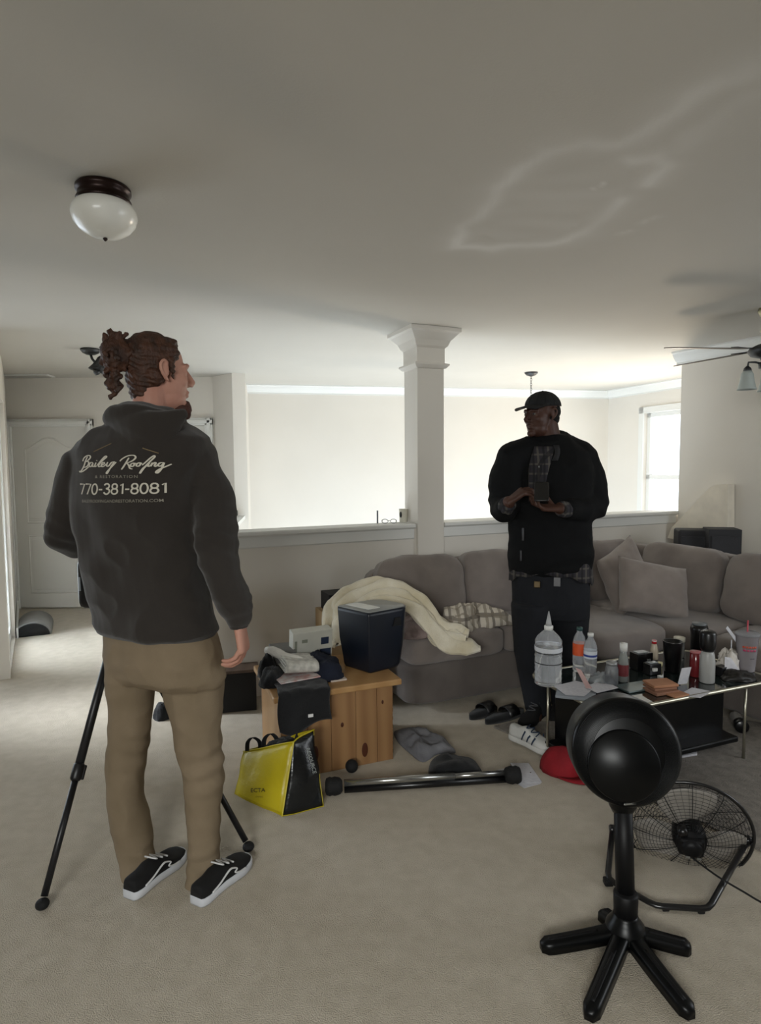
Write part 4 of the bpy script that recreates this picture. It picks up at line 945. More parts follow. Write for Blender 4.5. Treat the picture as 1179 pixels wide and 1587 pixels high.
# can under the table
a, b = FL(1138, 1122), FL(1156, 1150)
e = empty('drink_can', (a + b) / 2, 'grey can with dark end lying on the rug at the table\'s right end', 'can')
bm = BM(); M_ = zf(b - a, a + Z * .046); lathe(bm, [(.024, 0), (.03, .006), (.032, .02), (.032, .10), (.030, .105)], M_, 24); obj('body', bm, mat('can_grey', '7c7a78', .4), e)
bm = BM(); lathe(bm, [(.034, .105), (.036, .11), (.036, .15), (.03, .156)], M_, 24); obj('dark_end', bm, M_blk, e)
# pole with knob ends
pa, pb = FL(516, 1232), FL(795, 1214); pa.z = pb.z = .04
pd = (pb - pa).normalized()
pole = empty('exercise_bar', V(((pa.x + pb.x) / 2, (pa.y + pb.y) / 2, 0)), 'long silver and black bar with rounded black ends lying across the carpet', 'bar')
bm = BM(); cyl(bm, pa + pd * .05 + Z * .012, pa + pd * .55 + Z * .012, .0155); obj('outer_tube', bm, mat('chrome_tube', 'b4b4b0', .22, metal=.9), pole)
bm = BM(); cyl(bm, pa + pd * .50 + Z * .012, pb - pd * .03 + Z * .012, .0125); obj('inner_tube', bm, mat('chrome_tube2', '9a9a98', .22, metal=.9), pole)
bm = BM(); cyl(bm, pa + pd * .05 - Z * .017 - V((0, .0, 0)), pb - pd * .03 - Z * .017, .0165); obj('black_tube', bm, M_blk, pole)
M_rub = mat('black_rubber', '0d0d0e', .8, bump=.3, bscale=150)
for q, sgn in ((pa, 1), (pb, -1)):
    bm = BM(); lathe(bm, [(.018, -.035), (.034, -.03), (.040, -.015), (.037, -.004), (.040, .008), (.037, .022), (.034, .032), (.022, .042)], zf(pd * sgn, q), 18); obj('end_knob', bm, M_rub, pole)
blob([(664, 1194), (672, 1184), (700, 1184), (735, 1190), (750, 1206), (735, 1211), (700, 1212), (668, 1210)], .075, M_blackcloth, 'black_beanie', 'black knit beanie lying behind the long bar on the carpet', 'hat', amp=.25, seed=9)
q = FL(545, 1197); bm = BM(); ell(bm, q + Z * .031, (.031, .031, .031)); obj('black_ball', bm, M_rub, label='small black ball against the front of the wooden chest', cat='ball')
# ------------------------------------------------------------------ yellow shopping bag
M_yel = mat('yellow_bag', 'b9a81a', .35, col2='a89812', nscale=5, bump=.35, bscale=22, spec=.5)
M_bagblk = mat('bag_black_panel', '17191a', .25, bump=.3, bscale=25, col2='0e0f10')
bag = empty('shopping_bag', FL(430, 1235), 'bright yellow reusable shopping bag with a glossy black side panel, slumped on the carpet', 'bag')
# corner points
g = [FL(362, 1230), FL(437, 1266), FL(502, 1250), FL(430, 1218)]       # bottom: left, front, right, back
tA_ = AT(376, 1164, g[0].y + .04); tB_ = AT(455, 1150, g[1].y + .09); tC_ = AT(486, 1131, g[2].y + .10); tD_ = AT(430, 1148, g[3].y + .06)
def bagring(t):
    cs = [g[i].lerp([tA_, tB_, tC_, tD_][i], t) for i in range(4)]; c = sum(cs, V((0, 0, 0))) / 4; out = []
    for i in range(4):
        a, b = cs[i], cs[(i + 1) % 4]
        for s in range(8):
            u = s / 8; p = a.lerp(b, u); nrm = (p - c); nrm.z = 0; nrm.normalize()
            bulge = .022 * math.sin(PI * u) * math.sin(PI * min(1, t * 1.0 + .05)) - .012 * (t > .95) * math.sin(PI * u)
            out.append(p + nrm * (bulge + .010 * nz3(p, 12, 2) * (1 - .3 * t)) + Z * (.004 * nz3(p, 10, 5) if t > .05 else 0))
    return out
nb = 14; RR = [bagring(i / nb) for i in range(nb + 1)]
def wallpart(name, i0, i1, m):
    bm = BM(); vs = [[bm.verts.new(r[k % 32]) for k in range(i0, i1 + 1)] for r in RR]
    for a in range(nb):
        for k in range(i1 - i0): bm.faces.new([vs[a][k], vs[a][k + 1], vs[a + 1][k + 1], vs[a + 1][k]]).smooth = True
    o = obj(name, bm, m, bag, recalc=False); md = o.modifiers.new('s', 'SOLIDIFY'); md.thickness = .003; md.offset = -1; return o
wallpart('front_panel', 0, 8, M_yel); wallpart('side_panel', 8, 16, M_bagblk); wallpart('rear_panel', 16, 32, M_yel)
bm = BM(); bm.faces.new([bm.verts.new(p + Z * .004) for p in RR[0]]); o = obj('bottom_panel', bm, M_yel, bag); md = o.modifiers.new('s', 'SOLIDIFY'); md.thickness = .003
bm = BM(); tube(bm, spline([g[1], g[1].lerp(tB_, .5) + V((.0, -.006, 0)), tB_], 6), .0028, n=6); obj('piping', bm, mat('bag_piping', 'cfc04a', .5), bag)
bm = BM(); tube(bm, RR[-1], .0035, n=6, closed=True); obj('rim_hem', bm, M_yel, bag)
def strap(P, wd, nm='handle'):
    sp_ = spline(P, 6); bm = BM(); rs = []
    for i, p in enumerate(sp_):
        dd = (sp_[min(i + 1, len(sp_) - 1)] - sp_[max(0, i - 1)]).normalized(); s = V((.9, .3, 0)) * wd; nn = dd.cross(s).normalized() * .0012
        rs.append([p - s + nn, p + s + nn, p + s - nn, p - s - nn])
    rings(bm, rs); obj(nm, bm, M_blackcloth, bag)
m1 = tA_.lerp(tB_, .35); m2 = tA_.lerp(tB_, .75)
strap([AT(383, 1164, m1.y + .02), AT(384, 1150, m1.y + .03), AT(392, 1143, m1.y + .05), AT(402, 1150, m1.y + .06), AT(403, 1166, m1.y + .05)], .010)
strap([AT(408, 1162, m2.y + .06), AT(410, 1145, m2.y + .08), AT(420, 1137, m2.y + .09), AT(429, 1146, m2.y + .09), AT(428, 1160, m2.y + .08)], .011)
bm = BM(); cc = sum([tA_, tB_, tC_, tD_], V((0, 0, 0))) / 4; heap(bm, V((cc.x + .02, cc.y + .01, cc.z - .06)), .10, .07, .06, seed=91, amp=.4); obj('clothes_in_bag', bm, M_blackcloth, label='black clothes sticking up inside the yellow bag', cat='clothing')
bm = BM(); a_ = tC_.lerp(tD_, .3); strap([tC_.lerp(tD_, .35) + Z * .005, tC_.lerp(tD_, .4) + V((0, -.02, -.03)), tC_.lerp(tB_, .5) + V((0, 0, -.01))], .022, 'handle')
# lettering, laid on a surface with a given frame
def text_mesh(s, size, shear=0.0, bold=0.0, space=1.0):
    cu_ = bpy.data.curves.new('t', 'FONT'); cu_.body = s; cu_.size = size; cu_.shear = shear; cu_.offset = bold; cu_.space_character = space; cu_.resolution_u = 3
    o = bpy.data.objects.new('t', cu_); COL.objects.link(o); dg = bpy.context.evaluated_depsgraph_get(); dg.update()
    me = bpy.data.meshes.new_from_object(o.evaluated_get(dg)); bpy.data.objects.remove(o)
    b = bmesh.new(); b.from_mesh(me); bpy.data.meshes.remove(me)
    bmesh.ops.triangulate(b, faces=list(b.faces)); return b
def bvh_of(objs):
    vs = []; fs = []
    for o in objs:
        L = V(o.location); p_ = o.parent
        while p_ is not None: L += V(p_.location); p_ = p_.parent
        k = len(vs); vs += [v.co + L for v in o.data.vertices]; fs += [[k + i for i in p.vertices] for p in o.data.polygons]
    return BVHTree.FromPolygons(vs, fs)
def lay(name, b, uv2world, dirn, tree, m, parent, off=.003, cuts=1):
    if cuts: bmesh.ops.subdivide_edges(b, edges=[e for e in b.edges if e.calc_length() > .008], cuts=cuts)
    for v in b.verts:
        w = uv2world(v.co.x, v.co.y); h, n, i, dd = tree.ray_cast(w, dirn)
        v.co = (h - V(dirn) * off) if h is not None else w + V(dirn) * .5
    bad = [v for v in b.verts if False]
    return obj(name, b, m, parent, recalc=False)
bagparts = [c for c in bag.children if c.name.startswith(('front_panel', 'side_panel'))]
M_ink = mat('dark_print', '2c2a10', .6)
tr = bvh_of(bagparts)
def bagtext(s, px, py, size, slope, m, nm, dx=(1, 0), bold=0.0, shear=0):
    b = text_mesh(s, size, shear, bold); base = AT(px, py, 1.5); ux = (AT(px + 40, py - slope * 40, 1.5) - base).normalized(); uy = (AT(px, py - 40, 1.5) - base).normalized()
    if dx != (1, 0): ux, uy = (AT(px + dx[0] * 40, py + dx[1] * 40, 1.5) - base).normalized(), (AT(px + dx[1] * 40, py - dx[0] * 40, 1.5) - base).normalized()
    dn_ = (base - CAMP).normalized()
    return lay(nm, b, lambda u, v: base + ux * u + uy * v, dn_, tr, m, bag, .0035)
bagtext('ECTA', 388, 1228, .0255, .03, M_ink, 'lettering', bold=.0002)
bagtext('EMPIRE', 396, 1236, .010, -.02, mat('faint_print', '6b6216', .6), 'lettering')
bagtext('RESOURCE', 474, 1160, .024, 0, mat('pale_print', '8f9490', .4), 'lettering', dx=(.27, .96), bold=.0004)
# ------------------------------------------------------------------ pedestal fan
M_fan = mat('fan_black', '070809', .34, col2='050607', spec=.28); M_fang = mat('fan_side_grey', '3a3e40', .35, col2='34383a'); M_fmat = mat('fan_satin', '0a0a0c', .5, spec=.3)
fb = FL(968, 1462); pf = empty('pedestal_fan', fb, 'black pedestal fan with round vented head on a five-legged star base', 'fan')
tips = [FL(838, 1463, .022), FL(934, 1412, .022), FL(1070, 1466, .022), FL(1072, 1570, .022), FL(912, 1572, .022)]
hubz = .066
for tp in tips:
    d = (tp - fb); d.z = 0; Ln = d.length; d.normalize(); s = V((-d.y, d.x, 0)); rs = []
    for i in range(15):
        t = i / 14; x = .02 + (Ln - .02) * t; zt = hubz - (hubz - .034) * t ** .6; zt = zt if t < .97 else zt - .006; zb = max(.004, hubz - .03 - (hubz - .03) * t ** .5) if t < .8 else .003
        w = .026 - .003 * t; w = w * (1 if t < .93 else (1 - ((t - .93) / .07) ** 2 * .5))
        p = fb + d * x; rs.append([p + s * w + Z * zb, p + s * w * .95 + Z * (zt - .006), p + s * w * .6 + Z * zt, p - s * w * .6 + Z * zt, p - s * w * .95 + Z * (zt - .006), p - s * w + Z * zb])
    bm = BM(); rings(bm, rs); lg = obj('leg', bm, M_fan, pf)
    bm = BM(); gv = []
    for i in range(10):
        t = .28 + .62 * i / 9; gv.append(fb + d * (.02 + (Ln - .02) * t) + Z * (hubz - (hubz - .034) * t ** .6))
    tube(bm, gv, .006, n=8, flat=.4); obj('leg_ridge', bm, M_fmat, lg)
bm = BM(); lathe(bm, [(.055, .015), (.060, .04), (.056, .062), (.044, .078), (.037, .09), (.034, .10)], Matrix.Translation(fb), 32); obj('hub', bm, M_fan, pf)
HC = AT(970, 1165, 1.80)
bm = BM(); lathe(bm, [(.034, .075), (.036, .16), (.031, .166)], Matrix.Translation(fb), 24); obj('lower_sleeve', bm, M_fmat, pf)
bm = BM(); cyl(bm, fb + Z * .12, V((HC.x - .0, HC.y + .02, HC.z - .13)), .0275, .0275, n=24); obj('pole', bm, M_fmat, pf)
bm = BM(); lathe(bm, [(.030, -.03), (.040, -.01), (.046, .03), (.046, .05)], Matrix.Translation((HC.x, HC.y + .02, HC.z - .17)), 24); obj('neck', bm, M_fan, pf)
ax = V((.16, 1.0, -.235)).normalized()     # points away from the viewer
Mh = zf(-ax, HC)
Rh = .158
head = BM(); lathe(head, [(.10, -.155), (Rh * .97, -.15), (Rh * 1.0, -.135), (Rh * 1.02, -.03), (Rh, -.005)], Mh, 64, cap=False); hs = obj('housing', head, M_fang, pf)
bm = BM(); lathe(bm, [(Rh * 1.01, -.012), (Rh * 1.01, -.002), (Rh * .98, .008), (Rh * .90, .018), (Rh * .75, .026), (Rh * .4, .031), (.001, .032)], Mh, 64); bk = obj('rear_shell', bm, M_fan, pf)
bm = BM(); lathe(bm, [(Rh * .98, -.155), (Rh * .5, -.16), (.001, -.162)], Mh, 48); obj('front_grille', bm, M_fmat, pf)
# fine concentric vent ribs and a raised centre panel
for k in range(14):
    r = Rh * (.66 + .022 * k); zz = .0285 - max(0, (r / Rh - .66) / .32) ** 2.2 * .020
    bm = BM(); pts = []
    for i in range(60):
        a = 2 * PI * i / 60; pts.append(Mh @ V((r * math.cos(a), r * math.sin(a), zz + .0012)))
    tube(bm, pts, .0009, n=5, closed=True); obj('vent_rib', bm, M_fan, bk)
bm = BM(); lathe(bm, [(Rh * .66, .020), (Rh * .66, .034), (Rh * .63, .040), (.001, .044)], Mh @ Matrix.Translation((-.014, -.034, 0)), 48); obj('motor_cover', bm, M_fan, bk)
bm = BM(); cc = HC - V((0, .05, .135)); box(bm, (0, 0, 0), (.05, .004, .006), place(cc, (1, .1, .05)), bev=.002); obj('badge', bm, M_steel, pf)
# ------------------------------------------------------------------ floor fan on tube stand
M_tube = mat('stand_black', '141416', .3, coat=.3); M_wire = mat('wire_dark', '1a1b1c', .35, metal=.4); M_bladeg = mat('fan_blade_grey', '948f88', .6, col2='8a857e')
FCn = AT(1066, 1288, 2.16); FR = .212
ff = empty('floor_fan', V((FCn.x, FCn.y, 0)), 'round wire-cage floor fan tilted back on a bent black tube stand', 'fan')
fax = V((.28, .86, .20)).normalized()    # air direction, away and up
Mf = zf(-fax, FCn)
def ringpts(r, z, n=64): return [Mf @ V((r * math.cos(2 * PI * i / n), r * math.sin(2 * PI * i / n), z)) for i in range(n)]
bm = BM(); tube(bm, ringpts(FR, 0), .0065, n=8, closed=True); obj('rim_ring', bm, M_tube, ff)
def cage(sg, nm):
    bm = BM()
    def zz(r): return sg * (.012 + .045 * (1 - (r / FR) ** 3))
    for k in range(1, 15):
        r = FR * (.22 + .78 * k / 15.0); tube(bm, ringpts(r, zz(r), 56), .0008, n=4, closed=True)
    for k in range(12):
        a = 2 * PI * k / 12; tube(bm, [Mf @ V((FR * t * math.cos(a), FR * t * math.sin(a), zz(FR * t) if t < 1 else 0)) for t in (.2, .4, .6, .8, .93, 1.0)], .0016, n=5)
    for k in range(48):
        a = 2 * PI * (k + .5) / 48; tube(bm, [Mf @ V((FR * t * math.cos(a), FR * t * math.sin(a), zz(FR * t) if t < 1 else 0)) for t in (.2, .5, .8, 1.0)], .0006, n=4)
    obj(nm, bm, M_wire, ff)
cage(1, 'rear_cage'); cage(-1, 'front_cage')
for k in range(3):
    a0 = math.radians(95 + 120 * k); rs = []
    for i in range(9):
        t = i / 8; r = .04 + (FR * .88 - .04) * t; half_ = math.radians(38 - 6 * t + 10 * math.sin(t * PI)); row = []
        for j in range(9):
            a = a0 + half_ * (-1 + j / 4); row.append(Mf @ V((r * math.cos(a), r * math.sin(a), .018 * (-1 + j / 4) * (1 - .3 * t))))
        rs.append(row)
    bm = BM(); vs = [[bm.verts.new(p) for p in r] for r in rs]
    for i in range(8):
        for j in range(8): bm.faces.new([vs[i][j], vs[i + 1][j], vs[i + 1][j + 1], vs[i][j + 1]]).smooth = True
    o = obj('fan_blade', bm, M_bladeg, ff); md = o.modifiers.new('s', 'SOLIDIFY'); md.thickness = .0025
bm = BM(); lathe(bm, [(.050, -.03), (.057, .02), (.057, .04), (.050, .065), (.036, .073), (.034, .092), (.02, .10), (.001, .101)], Mf, 32); mo = obj('motor', bm, M_fmat, ff)
bm = BM(); box(bm, (0, .0, .06), (.085, .075, .05), Mf, bev=.012); obj('motor_mount', bm, M_fmat, mo)
for sx in (-.014, .022): bm = BM(); box(bm, (sx, -.02, .104), (.014, .008, .003), Mf, bev=.001); obj('screw_tab', bm, M_steel, mo)
bm = BM(); lathe(bm, [(.016, 0), (.018, .02), (.015, .032), (.001, .034)], Mf @ Matrix.Translation((-.030, .055, .05)), 20); obj('speed_knob', bm, M_blk, mo)
gp = [AT(949, 1285, 2.20), FL(941, 1362, .016), FL(984, 1386, .014), FL(1016, 1404, .014), FL(1098, 1409, .014), AT(1158, 1302, 2.12)]
pathf = []
for i, p in enumerate(gp):
    if 0 < i < len(gp) - 1:
        pathf += [p + (gp[i - 1] - p).normalized() * .025, p + (gp[i - 1] - p).normalized() * .006 + (gp[i + 1] - p).normalized() * .006, p + (gp[i + 1] - p).normalized() * .025]
    else: pathf.append(p)
bm = BM(); tube(bm, pathf, .0105, n=12, flat=.8); obj('stand', bm, M_tube, ff)
for p, nm in ((gp[0], 'pivot_knob'), (gp[-1], 'pivot_knob')):
    bm = BM(); d = (FCn - p).normalized(); lathe(bm, [(.012, -.012), (.016, -.008), (.016, .006), (.008, .012)], zf(d, p), 20); obj(nm, bm, M_tube, ff)
    bm = BM(); cyl(bm, p, p + d * ((FCn - p).length - FR), .005); obj('pivot_pin', bm, M_steel, ff)
bm = BM(); box(bm, (0, 0, 0), (.03, .03, .022), rotz(0, FL(942, 1366, .011)), bev=.005); obj('foot', bm, M_rub, ff)
for q in ((1030, 1407), (1085, 1411)): bm = BM(); box(bm, (0, 0, 0), (.022, .022, .012), rotz(0, FL(q[0], q[1], .006)), bev=.003); obj('foot', bm, M_rub, ff)
cst = Mf @ V((.0, -.03, .09))
bm = BM(); tube(bm, spline([cst, FL(1110, 1357, .062), FL(1150, 1381, .042), FL(1195, 1406, .022), FL(1300, 1450, .007), FL(1450, 1480, .007)], 8), .0032, n=8); obj('power_cord', bm, M_rub, ff)
# ------------------------------------------------------------------ tripod and scanner camera
M_tri = mat('tripod_black', '17171a', .4, col2='121214')
apex = AT(186, 948, 2.45); trp = empty('tripod', V((apex.x, apex.y, 0)), 'black camera tripod standing before the man in the dark hoodie', 'tripod')
feet = [FL(66, 1409, .0), FL(385, 1319, .0), V((-1.17, 2.74, 0))]
bm = BM(); cyl(bm, apex + Z * -.06, apex + Z * .02, .035, .04); obj('crown', bm, M_tri, trp)
bm = BM(); cyl(bm, apex + Z * -.14, apex + Z * .01, .014); obj('center_column', bm, M_tri, trp)
for f in feet:
    f2 = f + Z * .02; dd = (f2 - apex); dn_ = dd.normalized(); Lg = dd.length
    bm = BM(); cyl(bm, apex + dn_ * .02, apex + dn_ * (Lg * .62), .0155, .0155); cyl(bm, apex + dn_ * (Lg * .60), apex + dn_ * (Lg * .98), .0115, .0115); lg = obj('leg', bm, M_tri, trp)
    bm = BM(); Ml = zf(dn_, apex + dn_ * (Lg * .60)); lathe(bm, [(.017, -.03), (.0195, -.025), (.0195, .02), (.015, .028)], Ml, 18); box(bm, (.012, -.016, -.002), (.016, .014, .05), Ml, bev=.004); obj('clamp', bm, M_tri, lg)
    bm = BM(); ell(bm, f + Z * .018, (.022, .022, .018)); obj('rubber_foot', bm, M_rub, lg)
scn = empty('scanner_camera', apex + Z * .02, 'black boxy scanner camera mounted on the tripod, mostly hidden by the man in the hoodie', 'camera')
bm = BM(); c = AT(167, 908, 2.45); c.z = apex.z + .125; softbox(bm, (.20, .11, .205), Matrix.Translation(c), p=9, n=8); obj('body', bm, M_blk, scn)
bm = BM(); box(bm, (-.085, -.057, .0), (.006, .003, .055), Matrix.Translation(c)); obj('highlight_strip', bm, mat('strip_grey', '8b9194', .3), scn)  # grey strip paints the slight highlight on the dark body
bm = BM(); cyl(bm, V((c.x, c.y, apex.z + .02)), V((c.x, c.y, apex.z + .04)), .03); obj('mount', bm, M_tri, scn)
# ------------------------------------------------------------------ people
def headpieces(bm, M, zs=1.0):
    S = M @ Matrix.Diagonal((1, 1, zs, 1))
    ell(bm, (0, -.014, .035), (.077, .098, .086), S, seg=28, rg=18); ell(bm, (0, .03, -.018), (.063, .066, .088), S, seg=24, rg=16)
    ell(bm, (0, .032, -.072), (.053, .056, .046), S); ell(bm, (0, .078, -.098), (.024, .020, .020), S)
    tube(bm, [S @ V(p) for p in ((0, .088, .022), (0, .103, .0), (0, .117, -.022), (0, .108, -.034))], [.008, .010, .0125, .010], n=12)
    for sx in (-1, 1):
        ell(bm, (sx * .012, .103, -.031), (.009, .010, .007), S); ell(bm, (sx * .036, .060, -.022), (.024, .026, .024), S)
        ell(bm, (sx * .031, .076, .006), (.014, .013, .009), S)
        tube(bm, [S @ V(p) for p in ((sx * .006, .093, .024), (sx * .028, .090, .029), (sx * .050, .074, .022))], [.008, .009, .007], n=10)
        tube(bm, [S @ V(p) for p in spline([(sx * .073, .006, -.028), (sx * .079, -.004, -.022), (sx * .088, -.020, .0), (sx * .090, -.022, .022), (sx * .085, -.008, .034), (sx * .078, .006, .024)], 4)], .0058, n=8)
        ell(bm, (sx * .078, -.004, .004), (.006, .014, .026), S)
    ell(bm, (0, .092, -.055), (.024, .010, .0065), S); ell(bm, (0, .090, -.067), (.021, .010, .007), S)
def hand(bm, wrist, fd, pn, th, curl=(.35, .5, .4), sc=1.0, spread=.05, pinch=None, thumb=(.2, .3)):
    fd = V(fd).normalized(); pn = V(pn); pn = (pn - fd * pn.dot(fd)).normalized(); sd = fd.cross(pn).normalized()
    if sd.dot(V(th)) < 0: sd = -sd
    w = V(wrist); rs = []
    for t, wd, tk in ((-.02, .026, .019), (0, .027, .018), (.02, .032, .0155), (.05, .038, .0145), (.078, .040, .0135), (.09, .034, .010)):
        rs.append(circ(w + fd * t * sc, sd, pn, wd * sc, tk * sc, n=20, p=2.6))
    rings(bm, rs)
    L = [(.045, .027, .022), (.049, .031, .023), (.045, .029, .022), (.036, .022, .019)]
    for k in range(4):
        off = (.029 - k * .0195) * sc; p = w + fd * (.080 - .006 * abs(k - 1.2)) * sc + sd * off
        a = curl[0] + .06 * k; r0 = (.0098, .0100, .0094, .0082)[k] * sc; pts = [p - fd * .02 * sc, p]; rad = [r0, r0]
        for j in range(3):
            d = fd * math.cos(a) + pn * math.sin(a) + sd * spread * (1.2 - k); p = p + d.normalized() * L[k][j] * sc; pts.append(p); rad.append(r0 * (.93, .86, .74)[j]); a += curl[min(j + 1, 2)]
        caps(bm, pts, rad)
    b = w + fd * .022 * sc + sd * .022 * sc; d1 = (fd * .62 + sd * .75 + pn * thumb[0]).normalized(); d2 = (fd * .85 + sd * .30 + pn * thumb[1]).normalized(); d3 = (fd * .95 + sd * .0 + pn * (thumb[1] + .1)).normalized()
    p1 = b + d1 * .036 * sc; p2 = p1 + d2 * .030 * sc; p3 = p2 + d3 * .022 * sc
    caps(bm, [b, p1, p2, p3], [.0135 * sc, .0115 * sc, .0105 * sc, .0085 * sc])
def prow(l, r, y, D, k, u, v, n=36, p=2.2, shrink=1.0):
    c = AT((l + r) / 2, y, D); g = V((1, -c.x / c.y, 0)); w = (r - l) / 2 * D / FPX
    a = w / math.sqrt((g.dot(u)) ** 2 + (k * g.dot(v)) ** 2) * shrink
    return circ(c, u, v, a, a * k, n=n, p=p)
def pline(rows, u, v, bm, shrink=1.0, p=2.2):
    rings(bm, [prow(l, r, y, D, k, u, v, shrink=shrink, p=p) for l, r, y, D, k in rows])
def fabric(me, amp, seed=0, sc=(6, 6, 3), folds=()):
    def f(co, n):
        a = noise.noise(V((co.x * sc[0], co.y * sc[1], co.z * sc[2])) + V((seed, 0, 0)))
        b = 1 - 2 * abs(noise.noise(V((co.x * sc[0] * 1.3, co.y * sc[1] * 1.3, co.z * sc[2] * 2.6)) + V((0, seed, 3))))
        d = amp * (.8 * a + .55 * b - .3)
        for (c, rad, k, ax, am) in folds:
            r = (co - c).length
            if r < rad: d += am * math.sin((co - c).dot(ax) * k) * (1 - r / rad)
        return d
    displace(me, f)

M_skin = mat('skin_fair', 'b88a78', .55, col2='ae7d6c', nscale=14, spec=.35, bump=.05, bscale=300)
M_hair = mat('auburn_hair', '4a2c1c', .6, col2='2c1a10', nscale=30, bump=.6, bscale=120, stretch=(1, 1, .5))
M_hood = mat('hoodie_charcoal', '34302d', .95, col2='2f2b28', nscale=5, bump=.3, bscale=500, sheen=.2, spec=.15)
M_khaki = mat('khaki_cotton', '82735f', .9, col2='776955', nscale=6, bump=.25, bscale=450, spec=.2)
u1 = V((.91, -.42, 0)).normalized(); v1 = V((.42, .91, 0)).normalized()
root1 = FL(262, 1372)
# head frame
hc = AT(246, 580, 2.14); az = math.radians(52); hf = V((math.sin(az), math.cos(az), .02)).normalized(); hr = hf.cross(Z).normalized(); hu = hr.cross(hf)
MH1 = frame(hr, hf, hu, hc)
bm = BM(); headpieces(bm, MH1, 1.07)
neck = AT(233, 655, 2.16)
caps(bm, [MH1 @ V((0, -.03, -.05)), MH1 @ V((0, -.035, -.10)), neck + V((0, 0, -.02))], [.056, .058, .066])
pline([(150, 290, 690, 2.17, .45), (125, 300, 730, 2.17, .5), (135, 300, 800, 2.17, .5), (150, 310, 900, 2.17, .5), (158, 325, 985, 2.17, .55), (170, 325, 1040, 2.17, .55)], u1, v1, bm, .82)
# arms: shoulder, elbow, wrist
RA = [AT(312, 712, 2.10), AT(332, 838, 2.06), AT(368, 958, 2.05)]
LA = [AT(128, 722, 2.22), AT(99, 832, 2.26), AT(152, 846, 2.44)]
for Aq in (RA, LA): caps(bm, [Aq[0], Aq[1], Aq[1].lerp(Aq[2], .4), Aq[2]], [.038, .033, .033, .026])
caps(bm, [RA[0], neck - Z * .03, LA[0]], [.035, .055, .035])
RLg = [AT(296, 1040, 2.13), AT(308, 1185, 2.12), AT(314, 1350, 2.10)]; LLg = [AT(205, 1040, 2.19), AT(194, 1185, 2.20), AT(213, 1330, 2.16)]
for Lq in (RLg, LLg): caps(bm, [Lq[0], Lq[1], Lq[1].lerp(Lq[2], .35), Lq[2]], [.072, .046, .040, .034])
for Lq, tp_ in ((RLg, FL(360, 1350, .03)), (LLg, FL(262, 1342, .03))): caps(bm, [Lq[2], Lq[2] + Z * -.03, Lq[2].lerp(tp_, .6) - Z * .005], [.034, .03, .024])
hand(bm, AT(371, 968, 2.05), (.16, .02, -1), (-1, .1, -.12), (-.2, 1, 0), curl=(.50, .62, .5), sc=1.06, thumb=(.55, .35))
hand(bm, LA[2] + V((.0, .02, .0)), (.25, .95, .12), (.1, 0, -1), (.9, -.1, 0), curl=(.25, .3, .3), sc=1.0)
me = remesh(bm, .0042, 3, .5)
man1 = obj('person', me, M_skin, org=root1, label='man seen from behind, hair in a bun, dark printed hoodie and khaki trousers', cat='person')
# hair
S = MH1 @ Matrix.Diagonal((1, 1, 1.07, 1)); bm = BM()
ell(bm, (0, -.026, .046), (.083, .094, .084), S, seg=32, rg=20); ell(bm, (0, -.052, -.012), (.068, .058, .062), S); ell(bm, (0, -.066, -.055), (.050, .034, .04), S)
for sx in (-1, 1): ell(bm, (sx * .056, -.030, -.006), (.026, .036, .040), S)
for sx in (-1, 1):
    ell(bm, (sx * .052, .022, .062), (.026, .034, .034), S); tube(bm, [S @ V(p) for p in ((sx * .074, .020, .045), (sx * .074, .022, .01), (sx * .070, .024, -.025))], [.012, .008, .004], n=8)
ell(bm, (0, .025, .098), (.045, .045, .022), S)
me = remesh(bm, .0042, 2)
IS = S.inverted()
def hairfn(co, n):
    q = IS @ co; a = math.atan2(q.z - .02, q.x) ; return .0028 * math.sin((q.z * 1.0 + q.x * .6) * 330 + 3 * noise.noise(q * 20)) * .7 + .003 * noise.noise(V((q.x * 70, q.y * 18, q.z * 70)))
displace(me, hairfn); obj('hair', me, M_hair, man1)
bm = BM(); random.seed(3)
bc = V((0, -.137, .052))
ell(bm, bc, (.054, .050, .056), S)
for k in range(34):
    th = random.uniform(0, 2 * PI); ph = random.uniform(-1.2, 1.4); R_ = V((math.cos(th) * math.cos(ph) * .046, math.sin(th) * math.cos(ph) * .043, math.sin(ph) * .048)); c0 = bc + R_
    t0 = V((random.uniform(-1, 1), random.uniform(-1, 1), random.uniform(-1, 1))).normalized(); pts = []
    for i in range(8):
        a = i / 7 * PI * 1.3; pts.append(S @ (c0 + (R_.normalized() * math.sin(a) + t0 * (1 - math.cos(a)) * .7) * random.uniform(.012, .017)))
    tube(bm, pts, [.004, .0065, .0075, .0075, .0075, .007, .005, .003], n=6)
for k, (x, y, z) in enumerate(((0.01, -.15, .0), (-.01, -.165, .012), (.02, -.14, -.012), (0, -.155, -.03))):
    pts = [S @ V((x + .008 * math.sin(i * 1.3), y + .010 * math.cos(i * 1.3), z - i * .007)) for i in range(9)]; tube(bm, pts, [.009] * 8 + [.003], n=6)
me = remesh(bm, .0038, 1); displace(me, lambda co, n: .004 * noise.noise(co * 60)); obj('hair_bun', me, M_hair, man1)
bm = BM(); ell(bm, (0, .086, -.112), (.027, .022, .034), S); ell(bm, (0, .060, -.108), (.038, .030, .018), S)
me = remesh(bm, .004, 1); displace(me, lambda co, n: .003 * noise.noise(co * 90)); obj('beard', me, mat('beard_brown', '4a2a20', .8, col2='37201a', bump=.6, bscale=200), man1)
